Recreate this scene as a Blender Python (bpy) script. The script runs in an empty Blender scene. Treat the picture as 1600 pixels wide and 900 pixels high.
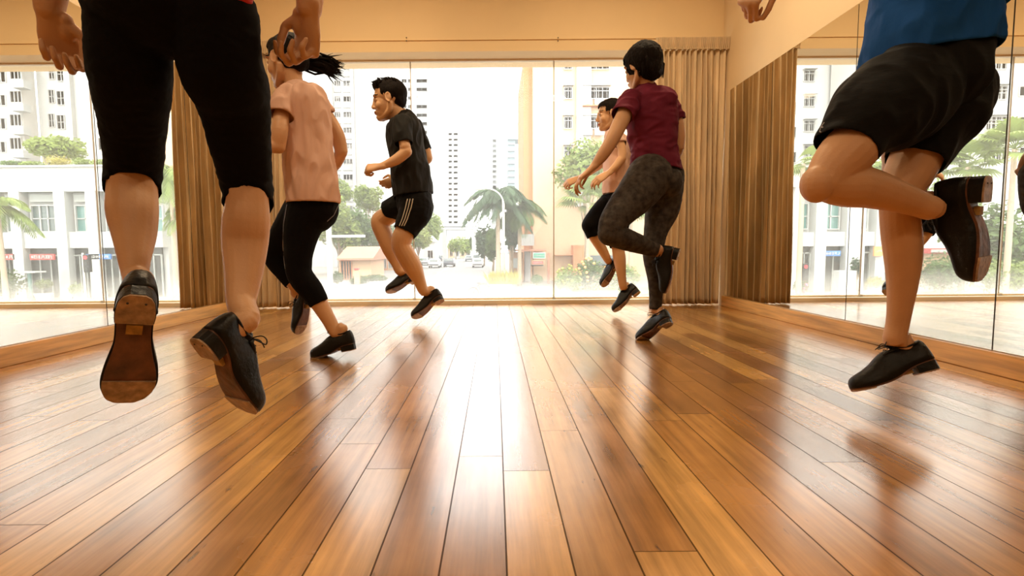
import bpy, bmesh, math, random
from mathutils import Vector, Matrix, noise
from mathutils.bvhtree import BVHTree
V = Vector
C = bpy.context.scene
COL = C.collection
random.seed(7)

# ------------------------------------------------------------------ camera, sky, lamps, exposure
F_PX, CX, CY = 784.1, 773.3, 447.0
PITCH, YAW, ROLL, CAMZ = .0748, -.0006, -.0081, .5117
A, B, D = 2.231, 1.997, 4.7            # left wall x=-A, right wall x=B, window glass y=D
fwd = V((math.sin(YAW)*math.cos(PITCH), math.cos(YAW)*math.cos(PITCH), -math.sin(PITCH)))
rgt0 = V((math.cos(YAW), -math.sin(YAW), 0)); up0 = rgt0.cross(fwd)
RGT = rgt0*math.cos(ROLL)+up0*math.sin(ROLL); UPV = -rgt0*math.sin(ROLL)+up0*math.cos(ROLL)
CAM = V((0, 0, CAMZ))
cd = bpy.data.cameras.new('camera'); cam = bpy.data.objects.new('camera', cd); COL.objects.link(cam)
cam.matrix_world = Matrix(((RGT.x, UPV.x, -fwd.x, 0), (RGT.y, UPV.y, -fwd.y, 0), (RGT.z, UPV.z, -fwd.z, CAMZ), (0, 0, 0, 1)))
cd.sensor_width = 36; cd.lens = F_PX/1600*36; cd.shift_x = (800-CX)/1600; cd.shift_y = -(450-CY)/1600
cd.clip_start = .02; cd.clip_end = 2000
C.camera = cam

w = bpy.data.worlds.new('world'); C.world = w; w.use_nodes = True
wn = w.node_tree.nodes; wl = w.node_tree.links
bg = wn['Background']; bg.inputs['Color'].default_value = (1, .985, .95, 1); bg.inputs['Strength'].default_value = 5.3

def lamp(name, kind, loc, energy, color, size=None, rot=(0, 0, 0), angle=None, sy=None):
    l = bpy.data.lights.new(name, kind); l.energy = energy; l.color = color
    if size: l.size = size
    if sy: l.shape = 'RECTANGLE'; l.size_y = sy
    if angle is not None: l.angle = angle
    o = bpy.data.objects.new(name, l); COL.objects.link(o); o.location = loc; o.rotation_euler = rot
    return o
lamp('sun', 'SUN', (0, 0, 30), 2.6, (1, .95, .86), rot=(math.radians(33), math.radians(14), 0), angle=.05)
LAMP_POWER = 31
LAMP_COL = (1, .77, .48)

C.view_settings.view_transform = 'Standard'
try: C.view_settings.look = 'None'
except Exception: pass
C.view_settings.gamma = 1; C.view_settings.exposure = 0.0; C.view_settings.use_curve_mapping = False
cy = C.cycles
cy.max_bounces = 9; cy.diffuse_bounces = 4; cy.glossy_bounces = 5; cy.transmission_bounces = 4
cy.transparent_max_bounces = 16; cy.caustics_reflective = False; cy.caustics_refractive = False
cy.use_denoising = True; cy.sample_clamp_indirect = 6; cy.blur_glossy = .5

# ------------------------------------------------------------------ pixel helpers
def Wp(px, py, Y):
    d = fwd+RGT*((px-CX)/F_PX)+UPV*((CY-py)/F_PX)
    return CAM+d*(Y/d.y)
def ML(px, py, Y):
    p = Wp(px, py, Y); p.x = -2*A-p.x; return p
def MR(px, py, Y):
    p = Wp(px, py, Y); p.x = 2*B-p.x; return p
def pix(p):
    d = V(p)-CAM; z = d.dot(fwd); return CX+F_PX*d.dot(RGT)/z, CY-F_PX*d.dot(UPV)/z
def Mw(w_, Y): return w_*Y/F_PX

# ------------------------------------------------------------------ object helpers
def wloc(o):
    l = V((0, 0, 0))
    while o: l = l+o.location; o = o.parent
    return l
def tag(o, label=None, cat=None, group=None, kind=None):
    if label: o['label'] = label
    if cat: o['category'] = cat
    if group: o['group'] = group
    if kind: o['kind'] = kind
    return o
def thing(name, label, cat, loc=(0, 0, 0), group=None):
    o = bpy.data.objects.new(name, None); COL.objects.link(o); o.location = loc; o.empty_display_size = .1
    return tag(o, label, cat, group)
def link(name, me, mats, parent=None, smooth=False, origin=None):
    if not isinstance(mats, (list, tuple)): mats = [mats]
    if len(me.materials) == 0:
        for m in mats: me.materials.append(m)
    o = bpy.data.objects.new(name, me); COL.objects.link(o)
    if parent:
        me.transform(Matrix.Translation(-wloc(parent))); o.parent = parent
    elif origin is not None:
        me.transform(Matrix.Translation(-V(origin))); o.location = origin
    if smooth:
        me.polygons.foreach_set('use_smooth', [True]*len(me.polygons))
    me.update()
    return o
def copy_tree(o, parent=None):
    c = o.copy(); COL.objects.link(c); c.parent = parent
    for ch in list(o.children): copy_tree(ch, c)
    return c

class G:
    def __init__(s): s.v = []; s.f = []; s.m = []
    def add(s, vs, fs, mi=0):
        n = len(s.v); s.v += [V(q) for q in vs]; s.f += [tuple(i+n for i in f) for f in fs]; s.m += [mi]*len(fs)
        return s
    def box(s, a, b, mi=0, bev=0):
        x0, y0, z0 = a; x1, y1, z1 = b
        if x0 > x1: x0, x1 = x1, x0
        if y0 > y1: y0, y1 = y1, y0
        if z0 > z1: z0, z1 = z1, z0
        if bev:
            bm = bmesh.new(); bmesh.ops.create_cube(bm, size=1)
            for q in bm.verts: q.co = V(((x0+x1)/2+q.co.x*(x1-x0), (y0+y1)/2+q.co.y*(y1-y0), (z0+z1)/2+q.co.z*(z1-z0)))
            bmesh.ops.bevel(bm, geom=list(bm.edges), offset=bev, segments=2, affect='EDGES', profile=.5)
            bm.verts.index_update()
            s.add([q.co.copy() for q in bm.verts], [[q.index for q in f.verts] for f in bm.faces], mi); bm.free(); return s
        vs = [(x0, y0, z0), (x1, y0, z0), (x1, y1, z0), (x0, y1, z0), (x0, y0, z1), (x1, y0, z1), (x1, y1, z1), (x0, y1, z1)]
        return s.add(vs, [(0, 3, 2, 1), (4, 5, 6, 7), (0, 1, 5, 4), (1, 2, 6, 5), (2, 3, 7, 6), (3, 0, 4, 7)], mi)
    def tube(s, pts, r, seg=8, mi=0, cap=True):
        pts = [V(p) for p in pts]; n = len(pts)
        rs = r if isinstance(r, (list, tuple)) else [r]*n
        vs = []; prev = None
        for i, p in enumerate(pts):
            t = (pts[min(i+1, n-1)]-pts[max(i-1, 0)]).normalized()
            if prev is None: a = t.orthogonal().normalized()
            else:
                a = prev-t*prev.dot(t); a = a.normalized() if a.length > 1e-6 else t.orthogonal().normalized()
            prev = a; b = t.cross(a)
            for k in range(seg):
                an = 2*math.pi*k/seg; vs.append(p+(a*math.cos(an)+b*math.sin(an))*rs[i])
        fs = [(i*seg+k, i*seg+(k+1) % seg, (i+1)*seg+(k+1) % seg, (i+1)*seg+k) for i in range(n-1) for k in range(seg)]
        if cap: fs += [tuple(reversed(range(seg))), tuple((n-1)*seg+k for k in range(seg))]
        return s.add(vs, fs, mi)
    def curve(s, pts, r, seg=6, n=5):
        pts = [V(p) for p in pts]; out = []; m = len(pts)
        for i in range(m-1):
            a, b, c, d = pts[max(i-1, 0)], pts[i], pts[i+1], pts[min(i+2, m-1)]
            for k in range(n):
                t = k/n; out.append(.5*((2*b)+(c-a)*t+(2*a-5*b+4*c-d)*t*t+(3*b-a-3*c+d)*t*t*t))
        out.append(pts[-1]); return s.tube(out, r, seg)
    def ell(s, c, r, axes=None, seg=16, rings=10, mi=0):
        c = V(c); ax = axes or (V((1, 0, 0)), V((0, 1, 0)), V((0, 0, 1)))
        if not isinstance(r, (tuple, list)): r = (r, r, r)
        vs = [c+ax[2]*r[2]]
        for i in range(1, rings):
            ph = math.pi*i/rings
            for k in range(seg):
                th = 2*math.pi*k/seg
                vs.append(c+ax[0]*(r[0]*math.sin(ph)*math.cos(th))+ax[1]*(r[1]*math.sin(ph)*math.sin(th))+ax[2]*(r[2]*math.cos(ph)))
        vs.append(c-ax[2]*r[2]); L = len(vs)-1
        fs = [(0, 1+k, 1+(k+1) % seg) for k in range(seg)]
        for i in range(rings-2):
            for k in range(seg):
                a0 = 1+i*seg+k; a1 = 1+i*seg+(k+1) % seg; fs.append((a0, a0+seg, a1+seg, a1))
        o = 1+(rings-2)*seg
        fs += [(L, o+(k+1) % seg, o+k) for k in range(seg)]
        if ax[0].cross(ax[1]).dot(ax[2]) < 0: fs = [tuple(reversed(f)) for f in fs]
        return s.add(vs, fs, mi)
    def prism(s, poly, axis, a0, a1, mi=0):
        # poly: list of 2-D points; axis 'x','y','z' extrusion
        def mk(u, v, t): return {'x': (t, u, v), 'y': (u, t, v), 'z': (u, v, t)}[axis]
        n = len(poly); vs = [mk(u, v, a0) for u, v in poly]+[mk(u, v, a1) for u, v in poly]
        fs = [tuple(reversed(range(n))), tuple(range(n, 2*n))]+[(i, (i+1) % n, n+(i+1) % n, n+i) for i in range(n)]
        return s.add(vs, fs, mi)
    def limb(s, pts, ratio=1., seg=18, sub=4, side=None, cap=True, flat=False):
        """pts: (centre, half width, depth ratio) smoothed by Catmull-Rom, round caps"""
        P = [V(p[0]) for p in pts]; R = [p[1] for p in pts]; K = [1. if len(p) > 3 else 0. for p in pts]; Q = [p[2] if len(p) > 2 and p[2] is not None else ratio for p in pts]
        n = len(P); cs = []; rs = []; qs = []; ks = []
        def cr(a, b, c, d, t): return .5*((2*b)+(c-a)*t+(2*a-5*b+4*c-d)*t*t+(3*b-a-3*c+d)*t*t*t)
        for i in range(n-1):
            i0, i3 = max(i-1, 0), min(i+2, n-1)
            for k in range(sub):
                t = k/sub
                cs.append(cr(P[i0], P[i], P[i+1], P[i3], t)); rs.append(max(.002, cr(R[i0], R[i], R[i+1], R[i3], t))); qs.append(Q[i]*(1-t)+Q[i+1]*t); ks.append(K[i]*(1-t)+K[i+1]*t)
        cs.append(P[-1]); rs.append(R[-1]); qs.append(Q[-1]); ks.append(K[-1])
        m = len(cs); T = [(cs[min(i+1, m-1)]-cs[max(i-1, 0)]).normalized() for i in range(m)]
        if side is None:
            for i in range(m):
                if ks[i] > 0:
                    wa = T[i].cross(cs[i]-CAM)
                    if wa.length < 1e-5: continue
                    wa = wa.normalized()*.002; a_ = pix(cs[i]-wa); b_ = pix(cs[i]+wa); L_ = math.hypot(a_[0]-b_[0], a_[1]-b_[1])
                    rs[i] *= 1+ks[i]*(.004*F_PX/cs[i].y/L_-1)
        if cap:
            pre = []; post = []
            for an in (80, 58, 35, 15):
                ca, sa = math.cos(math.radians(an)), math.sin(math.radians(an))
                k0 = min(1., qs[0]); k1 = min(1., qs[-1])
                pre.append((cs[0]-T[0]*rs[0]*k0*sa, rs[0]*ca, qs[0], T[0])); post.insert(0, (cs[-1]+T[-1]*rs[-1]*k1*sa, rs[-1]*ca, qs[-1], T[-1]))
            allr = pre+list(zip(cs, rs, qs, T))+([] if flat else post)
        else: allr = list(zip(cs, rs, qs, T))
        vs = []
        for c, r, q, t in allr:
            if side is not None: wa = (V(side)-t*V(side).dot(t)).normalized()
            else:
                wa = t.cross(c-CAM)
                wa = wa.normalized() if wa.length > 1e-5 else t.orthogonal().normalized()
            da = wa.cross(t).normalized()
            for k in range(seg):
                an = 2*math.pi*k/seg; vs.append(c+wa*(r*math.cos(an))+da*(r*q*math.sin(an)))
        N = len(allr)
        fs = [(i*seg+k, (i+1)*seg+k, (i+1)*seg+(k+1) % seg, i*seg+(k+1) % seg) for i in range(N-1) for k in range(seg)]
        fs += [tuple(range(seg)), tuple(reversed([(N-1)*seg+k for k in range(seg)]))]
        # orientation check
        c0 = cs[m//2]
        return s.add(vs, fs)
    def mesh(s, name='m'):
        me = bpy.data.meshes.new(name); me.from_pydata([tuple(q) for q in s.v], [], s.f)
        me.polygons.foreach_set('material_index', s.m); me.update(); return me
    def build(s, name, mats, parent=None, smooth=False, origin=None, fix=True):
        me = s.mesh(name)
        if fix:
            bm = bmesh.new(); bm.from_mesh(me); bmesh.ops.recalc_face_normals(bm, faces=bm.faces); bm.to_mesh(me); bm.free()
        return link(name, me, mats, parent, smooth, origin)

def remesh(g, vox, smooth=6, fac=.5):
    me = g.mesh('tmp')
    bm = bmesh.new(); bm.from_mesh(me); bmesh.ops.recalc_face_normals(bm, faces=bm.faces); bm.to_mesh(me); bm.free()
    o = bpy.data.objects.new('tmp', me); COL.objects.link(o)
    m = o.modifiers.new('r', 'REMESH'); m.mode = 'VOXEL'; m.voxel_size = vox; m.adaptivity = 0
    if smooth: q = o.modifiers.new('s', 'SMOOTH'); q.factor = fac; q.iterations = smooth
    dg = bpy.context.evaluated_depsgraph_get(); dg.update()
    out = bpy.data.meshes.new_from_object(o.evaluated_get(dg))
    bpy.data.objects.remove(o); bpy.data.meshes.remove(me)
    out.materials.clear()
    return out

# ------------------------------------------------------------------ materials
def mat(name, col, rough=.6, metal=0., bump=0., bscale=40., spec=.5, var=0., vscale=6., trans=0., sheen=0., vcol=None, emit=0., coat=0., aniso=None):
    m = bpy.data.materials.new(name); m.use_nodes = True; n = m.node_tree.nodes; l = m.node_tree.links
    p = n['Principled BSDF']; p.inputs['Base Color'].default_value = (*col, 1); p.inputs['Roughness'].default_value = rough
    p.inputs['Metallic'].default_value = metal; p.inputs['Specular IOR Level'].default_value = spec
    if coat: p.inputs['Coat Weight'].default_value = coat; p.inputs['Coat Roughness'].default_value = .15
    if sheen: p.inputs['Sheen Weight'].default_value = sheen
    if emit: p.inputs['Emission Color'].default_value = (*col, 1); p.inputs['Emission Strength'].default_value = emit
    tc = n.new('ShaderNodeTexCoord'); src = tc.outputs['Object']
    if aniso:
        mp = n.new('ShaderNodeMapping'); mp.inputs['Scale'].default_value = aniso; l.new(src, mp.inputs['Vector']); src = mp.outputs['Vector']
    if var:
        t = n.new('ShaderNodeTexNoise'); t.inputs['Scale'].default_value = vscale; t.inputs['Detail'].default_value = 5; l.new(src, t.inputs['Vector'])
        r = n.new('ShaderNodeValToRGB'); r.color_ramp.elements[0].position = .3; r.color_ramp.elements[1].position = .7
        c2 = vcol or tuple(min(1, c*(1+var)) for c in col); c1 = tuple(c*(1-var) for c in col) if not vcol else col
        r.color_ramp.elements[0].color = (*c1, 1); r.color_ramp.elements[1].color = (*c2, 1)
        l.new(t.outputs['Fac'], r.inputs['Fac']); l.new(r.outputs['Color'], p.inputs['Base Color'])
    if bump:
        t = n.new('ShaderNodeTexNoise'); t.inputs['Scale'].default_value = bscale; t.inputs['Detail'].default_value = 4; l.new(src, t.inputs['Vector'])
        b = n.new('ShaderNodeBump'); b.inputs['Strength'].default_value = bump; b.inputs['Distance'].default_value = .01
        l.new(t.outputs['Fac'], b.inputs['Height']); l.new(b.outputs['Normal'], p.inputs['Normal'])
    if trans:
        tr = n.new('ShaderNodeBsdfTranslucent'); mx = n.new('ShaderNodeMixShader'); mx.inputs['Fac'].default_value = trans
        src2 = p.inputs['Base Color'].links[0].from_socket if p.inputs['Base Color'].links else None
        if src2: l.new(src2, tr.inputs['Color'])
        else: tr.inputs['Color'].default_value = (*col, 1)
        out = n['Material Output']; l.new(p.outputs['BSDF'], mx.inputs[1]); l.new(tr.outputs['BSDF'], mx.inputs[2]); l.new(mx.outputs['Shader'], out.inputs['Surface'])
    return m

def floor_mat():
    m = bpy.data.materials.new('floorboards'); m.use_nodes = True; n = m.node_tree.nodes; l = m.node_tree.links
    p = n['Principled BSDF']
    def N(t, **k):
        q = n.new(t)
        for a, b in k.items(): setattr(q, a, b)
        return q
    def math_(op, a, b=None, c=None):
        q = N('ShaderNodeMath', operation=op)
        for i, x in enumerate((a, b, c)):
            if x is None: continue
            if isinstance(x, (int, float)): q.inputs[i].default_value = x
            else: l.new(x, q.inputs[i])
        return q.outputs[0]
    tc = N('ShaderNodeTexCoord'); sp = N('ShaderNodeSeparateXYZ'); l.new(tc.outputs['Object'], sp.inputs[0])
    W_ = .1075
    u = math_('DIVIDE', math_('SUBTRACT', sp.outputs['X'], .015), W_); iu = math_('FLOOR', u); fu = math_('FRACT', u)
    wn1 = N('ShaderNodeTexWhiteNoise', noise_dimensions='1D'); l.new(iu, wn1.inputs['W'])
    v = math_('ADD', math_('DIVIDE', sp.outputs['Y'], 1.5), math_('MULTIPLY', wn1.outputs['Value'], 7.3))
    iv = math_('FLOOR', v); fv = math_('FRACT', v)
    cmb = N('ShaderNodeCombineXYZ'); l.new(iu, cmb.inputs[0]); l.new(iv, cmb.inputs[1])
    wn2 = N('ShaderNodeTexWhiteNoise', noise_dimensions='2D'); l.new(cmb.outputs[0], wn2.inputs['Vector'])
    ramp = N('ShaderNodeValToRGB'); cr = ramp.color_ramp
    cols = [(0, (.24, .095, .022)), (.2, (.34, .148, .032)), (.5, (.45, .205, .044)), (.8, (.54, .265, .062)), (1, (.64, .35, .095))]
    cr.elements[0].position = 0; cr.elements[0].color = (*cols[0][1], 1); cr.elements[1].position = 1; cr.elements[1].color = (*cols[-1][1], 1)
    for q, c in cols[1:-1]: e = cr.elements.new(q); e.color = (*c, 1)
    l.new(wn2.outputs['Value'], ramp.inputs[0])
    # grain
    mp = N('ShaderNodeMapping'); mp.inputs['Scale'].default_value = (42, 2.2, 1); l.new(tc.outputs['Object'], mp.inputs[0])
    off = N('ShaderNodeVectorMath', operation='ADD'); l.new(mp.outputs[0], off.inputs[0])
    cm2 = N('ShaderNodeCombineXYZ'); l.new(math_('MULTIPLY', wn2.outputs['Value'], 60), cm2.inputs[2]); l.new(cm2.outputs[0], off.inputs[1])
    g = N('ShaderNodeTexNoise'); g.inputs['Scale'].default_value = 1; g.inputs['Detail'].default_value = 7; g.inputs['Roughness'].default_value = .62; l.new(off.outputs[0], g.inputs['Vector'])
    g2 = N('ShaderNodeTexNoise'); g2.inputs['Scale'].default_value = 3.1; g2.inputs['Detail'].default_value = 5; l.new(tc.outputs['Object'], g2.inputs['Vector'])
    mr = N('ShaderNodeMapRange'); mr.inputs['From Min'].default_value = .3; mr.inputs['From Max'].default_value = .7; mr.inputs['To Min'].default_value = .62; mr.inputs['To Max'].default_value = 1.3; l.new(g.outputs['Fac'], mr.inputs[0])
    mr2 = N('ShaderNodeMapRange'); mr2.inputs['From Min'].default_value = .32; mr2.inputs['From Max'].default_value = .68; mr2.inputs['To Min'].default_value = .72; mr2.inputs['To Max'].default_value = 1.22; l.new(g2.outputs['Fac'], mr2.inputs[0])
    # dark flecks
    mp3 = N('ShaderNodeMapping'); mp3.inputs['Scale'].default_value = (34, 9, 1); l.new(tc.outputs['Object'], mp3.inputs[0])
    g3 = N('ShaderNodeTexNoise'); g3.inputs['Scale'].default_value = 1; g3.inputs['Detail'].default_value = 3; l.new(mp3.outputs[0], g3.inputs['Vector'])
    fl = N('ShaderNodeMapRange'); fl.inputs['From Min'].default_value = .69; fl.inputs['From Max'].default_value = .74; fl.inputs['To Min'].default_value = 1; fl.inputs['To Max'].default_value = .45; l.new(g3.outputs['Fac'], fl.inputs[0])
    f = math_('MULTIPLY', math_('MULTIPLY', mr.outputs[0], mr2.outputs[0]), fl.outputs[0])
    # gaps
    eu = math_('MINIMUM', fu, math_('SUBTRACT', 1, fu)); ev = math_('MINIMUM', fv, math_('SUBTRACT', 1, fv))
    gu = math_('GREATER_THAN', eu, .015); gv = math_('GREATER_THAN', ev, .0007); gap = math_('MULTIPLY', gu, gv)
    f = math_('MULTIPLY', f, math_('ADD', math_('MULTIPLY', gap, .8), .2))
    mul = N('ShaderNodeVectorMath', operation='SCALE'); l.new(ramp.outputs[0], mul.inputs[0]); l.new(f, mul.inputs['Scale'])
    l.new(mul.outputs[0], p.inputs['Base Color'])
    mrr = N('ShaderNodeMapRange'); mrr.inputs['From Min'].default_value = .3; mrr.inputs['From Max'].default_value = .7; mrr.inputs['To Min'].default_value = .17; mrr.inputs['To Max'].default_value = .30; l.new(g2.outputs['Fac'], mrr.inputs[0])
    l.new(mrr.outputs[0], p.inputs['Roughness'])
    p.inputs['Specular IOR Level'].default_value = .95
    p.inputs['Coat Roughness'].default_value = .22; p.inputs['Coat IOR'].default_value = 2.0
    cwv = N('ShaderNodeMapRange'); cwv.inputs['From Min'].default_value = .3; cwv.inputs['From Max'].default_value = .7; cwv.inputs['To Min'].default_value = .75; cwv.inputs['To Max'].default_value = 1.0; l.new(g.outputs['Fac'], cwv.inputs[0])
    brd = math_('ADD', math_('MULTIPLY', wn2.outputs['Value'], .15), .85)
    cgap = math_('ADD', math_('MULTIPLY', gap, .9), .1)
    l.new(math_('MULTIPLY', math_('MULTIPLY', cwv.outputs[0], brd), cgap), p.inputs['Coat Weight'])
    l.new(math_('MULTIPLY', cgap, .8), p.inputs['Specular IOR Level'])
    h = math_('ADD', math_('MULTIPLY', gap, 1.), math_('MULTIPLY', g.outputs['Fac'], .16))
    bow = math_('MULTIPLY', math_('SUBTRACT', eu, 0), .5)
    h = math_('ADD', h, bow)
    nb = N('ShaderNodeTexNoise'); nb.inputs['Scale'].default_value = 9; nb.inputs['Detail'].default_value = 2; l.new(tc.outputs['Object'], nb.inputs['Vector'])
    h = math_('ADD', h, math_('MULTIPLY', nb.outputs['Fac'], .5))
    b = N('ShaderNodeBump'); b.inputs['Strength'].default_value = .28; b.inputs['Distance'].default_value = .0022; l.new(h, b.inputs['Height']); l.new(b.outputs[0], p.inputs['Normal'])
    return m

def glass_mat(name, tint=(1, 1, 1), haze_veil=.1, refl=1.):
    m = bpy.data.materials.new(name); m.use_nodes = True; n = m.node_tree.nodes; l = m.node_tree.links; n.remove(n['Principled BSDF'])
    t = n.new('ShaderNodeBsdfTransparent'); t.inputs[0].default_value = (*tint, 1)
    g = n.new('ShaderNodeBsdfGlossy'); g.inputs['Roughness'].default_value = 0.0
    lw = n.new('ShaderNodeLayerWeight'); lw.inputs[0].default_value = .5
    pw = n.new('ShaderNodeMath'); pw.operation = 'POWER'; l.new(lw.outputs['Facing'], pw.inputs[0]); pw.inputs[1].default_value = 5
    fr = n.new('ShaderNodeMath'); fr.operation = 'MULTIPLY_ADD'; l.new(pw.outputs[0], fr.inputs[0]); fr.inputs[1].default_value = .9; fr.inputs[2].default_value = .04
    mx = n.new('ShaderNodeMixShader'); l.new(fr.outputs[0], mx.inputs[0]); l.new(t.outputs[0], mx.inputs[1]); l.new(g.outputs[0], mx.inputs[2])
    tr = n.new('ShaderNodeBsdfTranslucent'); tr.inputs[0].default_value = (.95, .95, .93, 1)
    m2 = n.new('ShaderNodeMixShader'); l.new(mx.outputs[0], m2.inputs[1]); l.new(tr.outputs[0], m2.inputs[2])
    # washed-out haze put into the glass as a pale film, thicker near the bottom edge
    tc = n.new('ShaderNodeTexCoord'); sp = n.new('ShaderNodeSeparateXYZ'); l.new(tc.outputs['Object'], sp.inputs[0])
    mr = n.new('ShaderNodeMapRange'); mr.inputs['From Min'].default_value = .05; mr.inputs['From Max'].default_value = .30; mr.inputs['To Min'].default_value = .42; mr.inputs['To Max'].default_value = 0; l.new(sp.outputs['Z'], mr.inputs[0])
    nz = n.new('ShaderNodeTexNoise'); nz.inputs['Scale'].default_value = 5; l.new(tc.outputs['Object'], nz.inputs['Vector'])
    mu = n.new('ShaderNodeMath'); mu.operation = 'MULTIPLY'; l.new(mr.outputs[0], mu.inputs[0]); l.new(nz.outputs['Fac'], mu.inputs[1])
    ad = n.new('ShaderNodeMath'); ad.operation = 'ADD'; l.new(mu.outputs[0], ad.inputs[0]); ad.inputs[1].default_value = haze_veil
    l.new(ad.outputs[0], m2.inputs[0]); l.new(m2.outputs[0], n['Material Output'].inputs['Surface'])
    return m

M = {}
M['floor'] = floor_mat()
M['wall'] = mat('wall_paint', (.76, .59, .37), .75, var=.05, vscale=1.5)
M['bulk'] = mat('bulkhead_paint', (.86, .66, .39), .7, var=.05, vscale=1.2)
M['ceil'] = mat('ceiling_paint', (.86, .74, .55), .8)
M['oak'] = mat('oak_trim', (.60, .32, .095), .38, var=.3, vscale=3, bump=.1, aniso=(6, 1, 14))
M['mirror'] = mat('mirror_silver', (.90, .90, .86), .0, 1.)
M['mirror_edge'] = mat('mirror_edge', (.09, .07, .05), .4)
M['frame'] = mat('window_frame_cream', (.86, .70, .48), .4)
M['alu'] = mat('aluminium_joint', (.55, .48, .38), .4, .3)
M['glass'] = glass_mat('window_glass', haze_veil=.06)
M['curtain'] = mat('curtain_cloth', (.86, .68, .44), .8, var=.12, vscale=9, bump=.3, bscale=120, trans=.28, sheen=.3, aniso=(3, 3, .5))
M['skin'] = mat('skin', (.64, .365, .20), .48, bump=.08, bscale=160, var=.07, vscale=9)
M['skin2'] = mat('skin_light', (.64, .37, .20), .48, bump=.08, bscale=160, var=.07, vscale=9)
M['lip'] = mat('lip', (.42, .14, .10), .4)
M['eye'] = mat('eye_dark', (.02, .012, .01), .2)
M['hair'] = mat('black_hair', (.010, .007, .006), .62, spec=.07, bump=.6, bscale=60, aniso=(6, 6, 1.2))
M['black_knit'] = mat('black_leggings', (.004, .0035, .004), .85, bump=.1, bscale=90, spec=.1)
M['black_nylon'] = mat('black_shorts_nylon', (.0045, .004, .004), .75, bump=.4, bscale=14, spec=.12, aniso=(1, 1, 2.5))
M['grey_knit'] = mat('mottled_grey_leggings', (.022, .018, .016), .8, var=1, vscale=34, vcol=(.085, .072, .062), bump=.15, bscale=80, spec=.2)
M['pink'] = mat('pink_shirt', (.80, .53, .43), .8, spec=.15, bump=.35, bscale=22, aniso=(1, 1, .5), trans=.08)
M['darkshirt'] = mat('charcoal_shirt', (.013, .0125, .012), .75, spec=.15, bump=.4, bscale=20, aniso=(1, 1, .5))
M['maroon'] = mat('maroon_shirt', (.14, .014, .036), .75, spec=.15, bump=.45, bscale=20, var=.2, vscale=10, aniso=(1, 1, .6))
M['blue'] = mat('blue_shirt', (.008, .078, .31), .75, spec=.15, bump=.45, bscale=18, aniso=(1, 1, .5))
M['red'] = mat('red_shirt', (.62, .03, .035), .75, bump=.3, bscale=20)
M['shoe'] = mat('black_shoe_leather', (.006, .005, .004), .4, bump=.25, bscale=70, spec=.22)
M['sole'] = mat('worn_brown_sole', (.13, .048, .020), .5, var=.6, vscale=28, bump=.3, bscale=60)
M['tap'] = mat('worn_tap_plate', (.40, .27, .17), .5, .25, var=.4, vscale=60, bump=.5, bscale=90)
M['stick'] = mat('size_sticker', (.42, .26, .08), .6, var=.3, vscale=80)
M['lace'] = mat('black_lace', (.012, .01, .01), .7)
M['white_stripe'] = mat('white_stripe', (.62, .56, .48), .6)
M['seam'] = mat('grey_seam', (.22, .2, .2), .6)
# outdoors
M['bwhite'] = mat('white_render', (.43, .435, .42), .8, var=.04, vscale=.3)
M['bgrey'] = mat('grey_spandrel', (.30, .315, .30), .8)
M['bpale'] = mat('pale_grey_render', (.35, .37, .37), .8)
M['bblue'] = mat('bluish_tower', (.20, .25, .27), .7)
M['hazewin'] = mat('hazed_window', (.31, .325, .325), .6)  # distance haze put into the colour: window grey paled towards the wall
M['bpeach'] = mat('peach_render', (.58, .40, .25), .8, var=.03, vscale=.3)
M['borange'] = mat('orange_render', (.50, .21, .095), .8)
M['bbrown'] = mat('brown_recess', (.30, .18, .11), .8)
M['bglass'] = mat('building_glass', (.07, .10, .095), .15, spec=.7)
M['tglass'] = mat('teal_building_glass', (.08, .19, .175), .15, spec=.7)
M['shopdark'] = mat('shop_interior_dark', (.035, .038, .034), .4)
M['roof'] = mat('terracotta_roof', (.42, .20, .13), .8, bump=.3, bscale=6)
M['road'] = mat('road_surface', (.17, .17, .165), .9, var=.08, vscale=.5)
M['pave'] = mat('paving', (.21, .195, .17), .9, var=.08, vscale=.8)
M['line'] = mat('road_paint', (.85, .85, .8), .8)
M['leaf'] = mat('leaf_mid', (.085, .15, .035), .6, var=.4, vscale=1.2, trans=.4)
M['leaf_light'] = mat('leaf_light', (.20, .27, .06), .6, var=.3, vscale=1.2, trans=.4)
M['leaf_yellow'] = mat('leaf_yellow', (.33, .30, .06), .6, var=.25, vscale=2, trans=.3)
M['leaf_dark'] = mat('leaf_dark', (.035, .075, .03), .6, var=.4, vscale=1.5, trans=.3)
M['grass'] = mat('grass', (.26, .36, .10), .9, var=.3, vscale=2)
M['bark'] = mat('bark', (.30, .23, .16), .9, bump=.5, bscale=8)
M['palmbark'] = mat('palm_bark', (.42, .33, .24), .9, bump=.5, bscale=10)
M['flower'] = mat('orange_flower', (.85, .35, .12), .7)
M['pinkf'] = mat('pink_flower', (.85, .18, .30), .7)
M['pole'] = mat('galvanised_pole', (.60, .58, .52), .5, .2)
M['signgreen'] = mat('green_sign', (.03, .36, .22), .5)
M['signred'] = mat('red_sign', (.55, .07, .06), .5)
M['signblue'] = mat('blue_sign', (.05, .20, .60), .5)
M['signwhite'] = mat('sign_white', (.5, .5, .49), .5)
M['black'] = mat('matt_black', (.02, .02, .02), .6)
M['carwhite'] = mat('car_white', (.80, .80, .78), .25)
M['cardark'] = mat('car_dark', (.07, .08, .10), .25)
M['carsilver'] = mat('car_silver', (.48, .49, .5), .25, .3)
M['tyre'] = mat('tyre', (.02, .02, .02), .8)
M['redlight'] = mat('red_lens', (.7, .04, .05), .3)
M['stone'] = mat('planter_stone', (.62, .45, .30), .9, bump=.3, bscale=5)
M['lampface'] = mat('lamp_diffuser', LAMP_COL, .5, emit=1.0)

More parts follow.
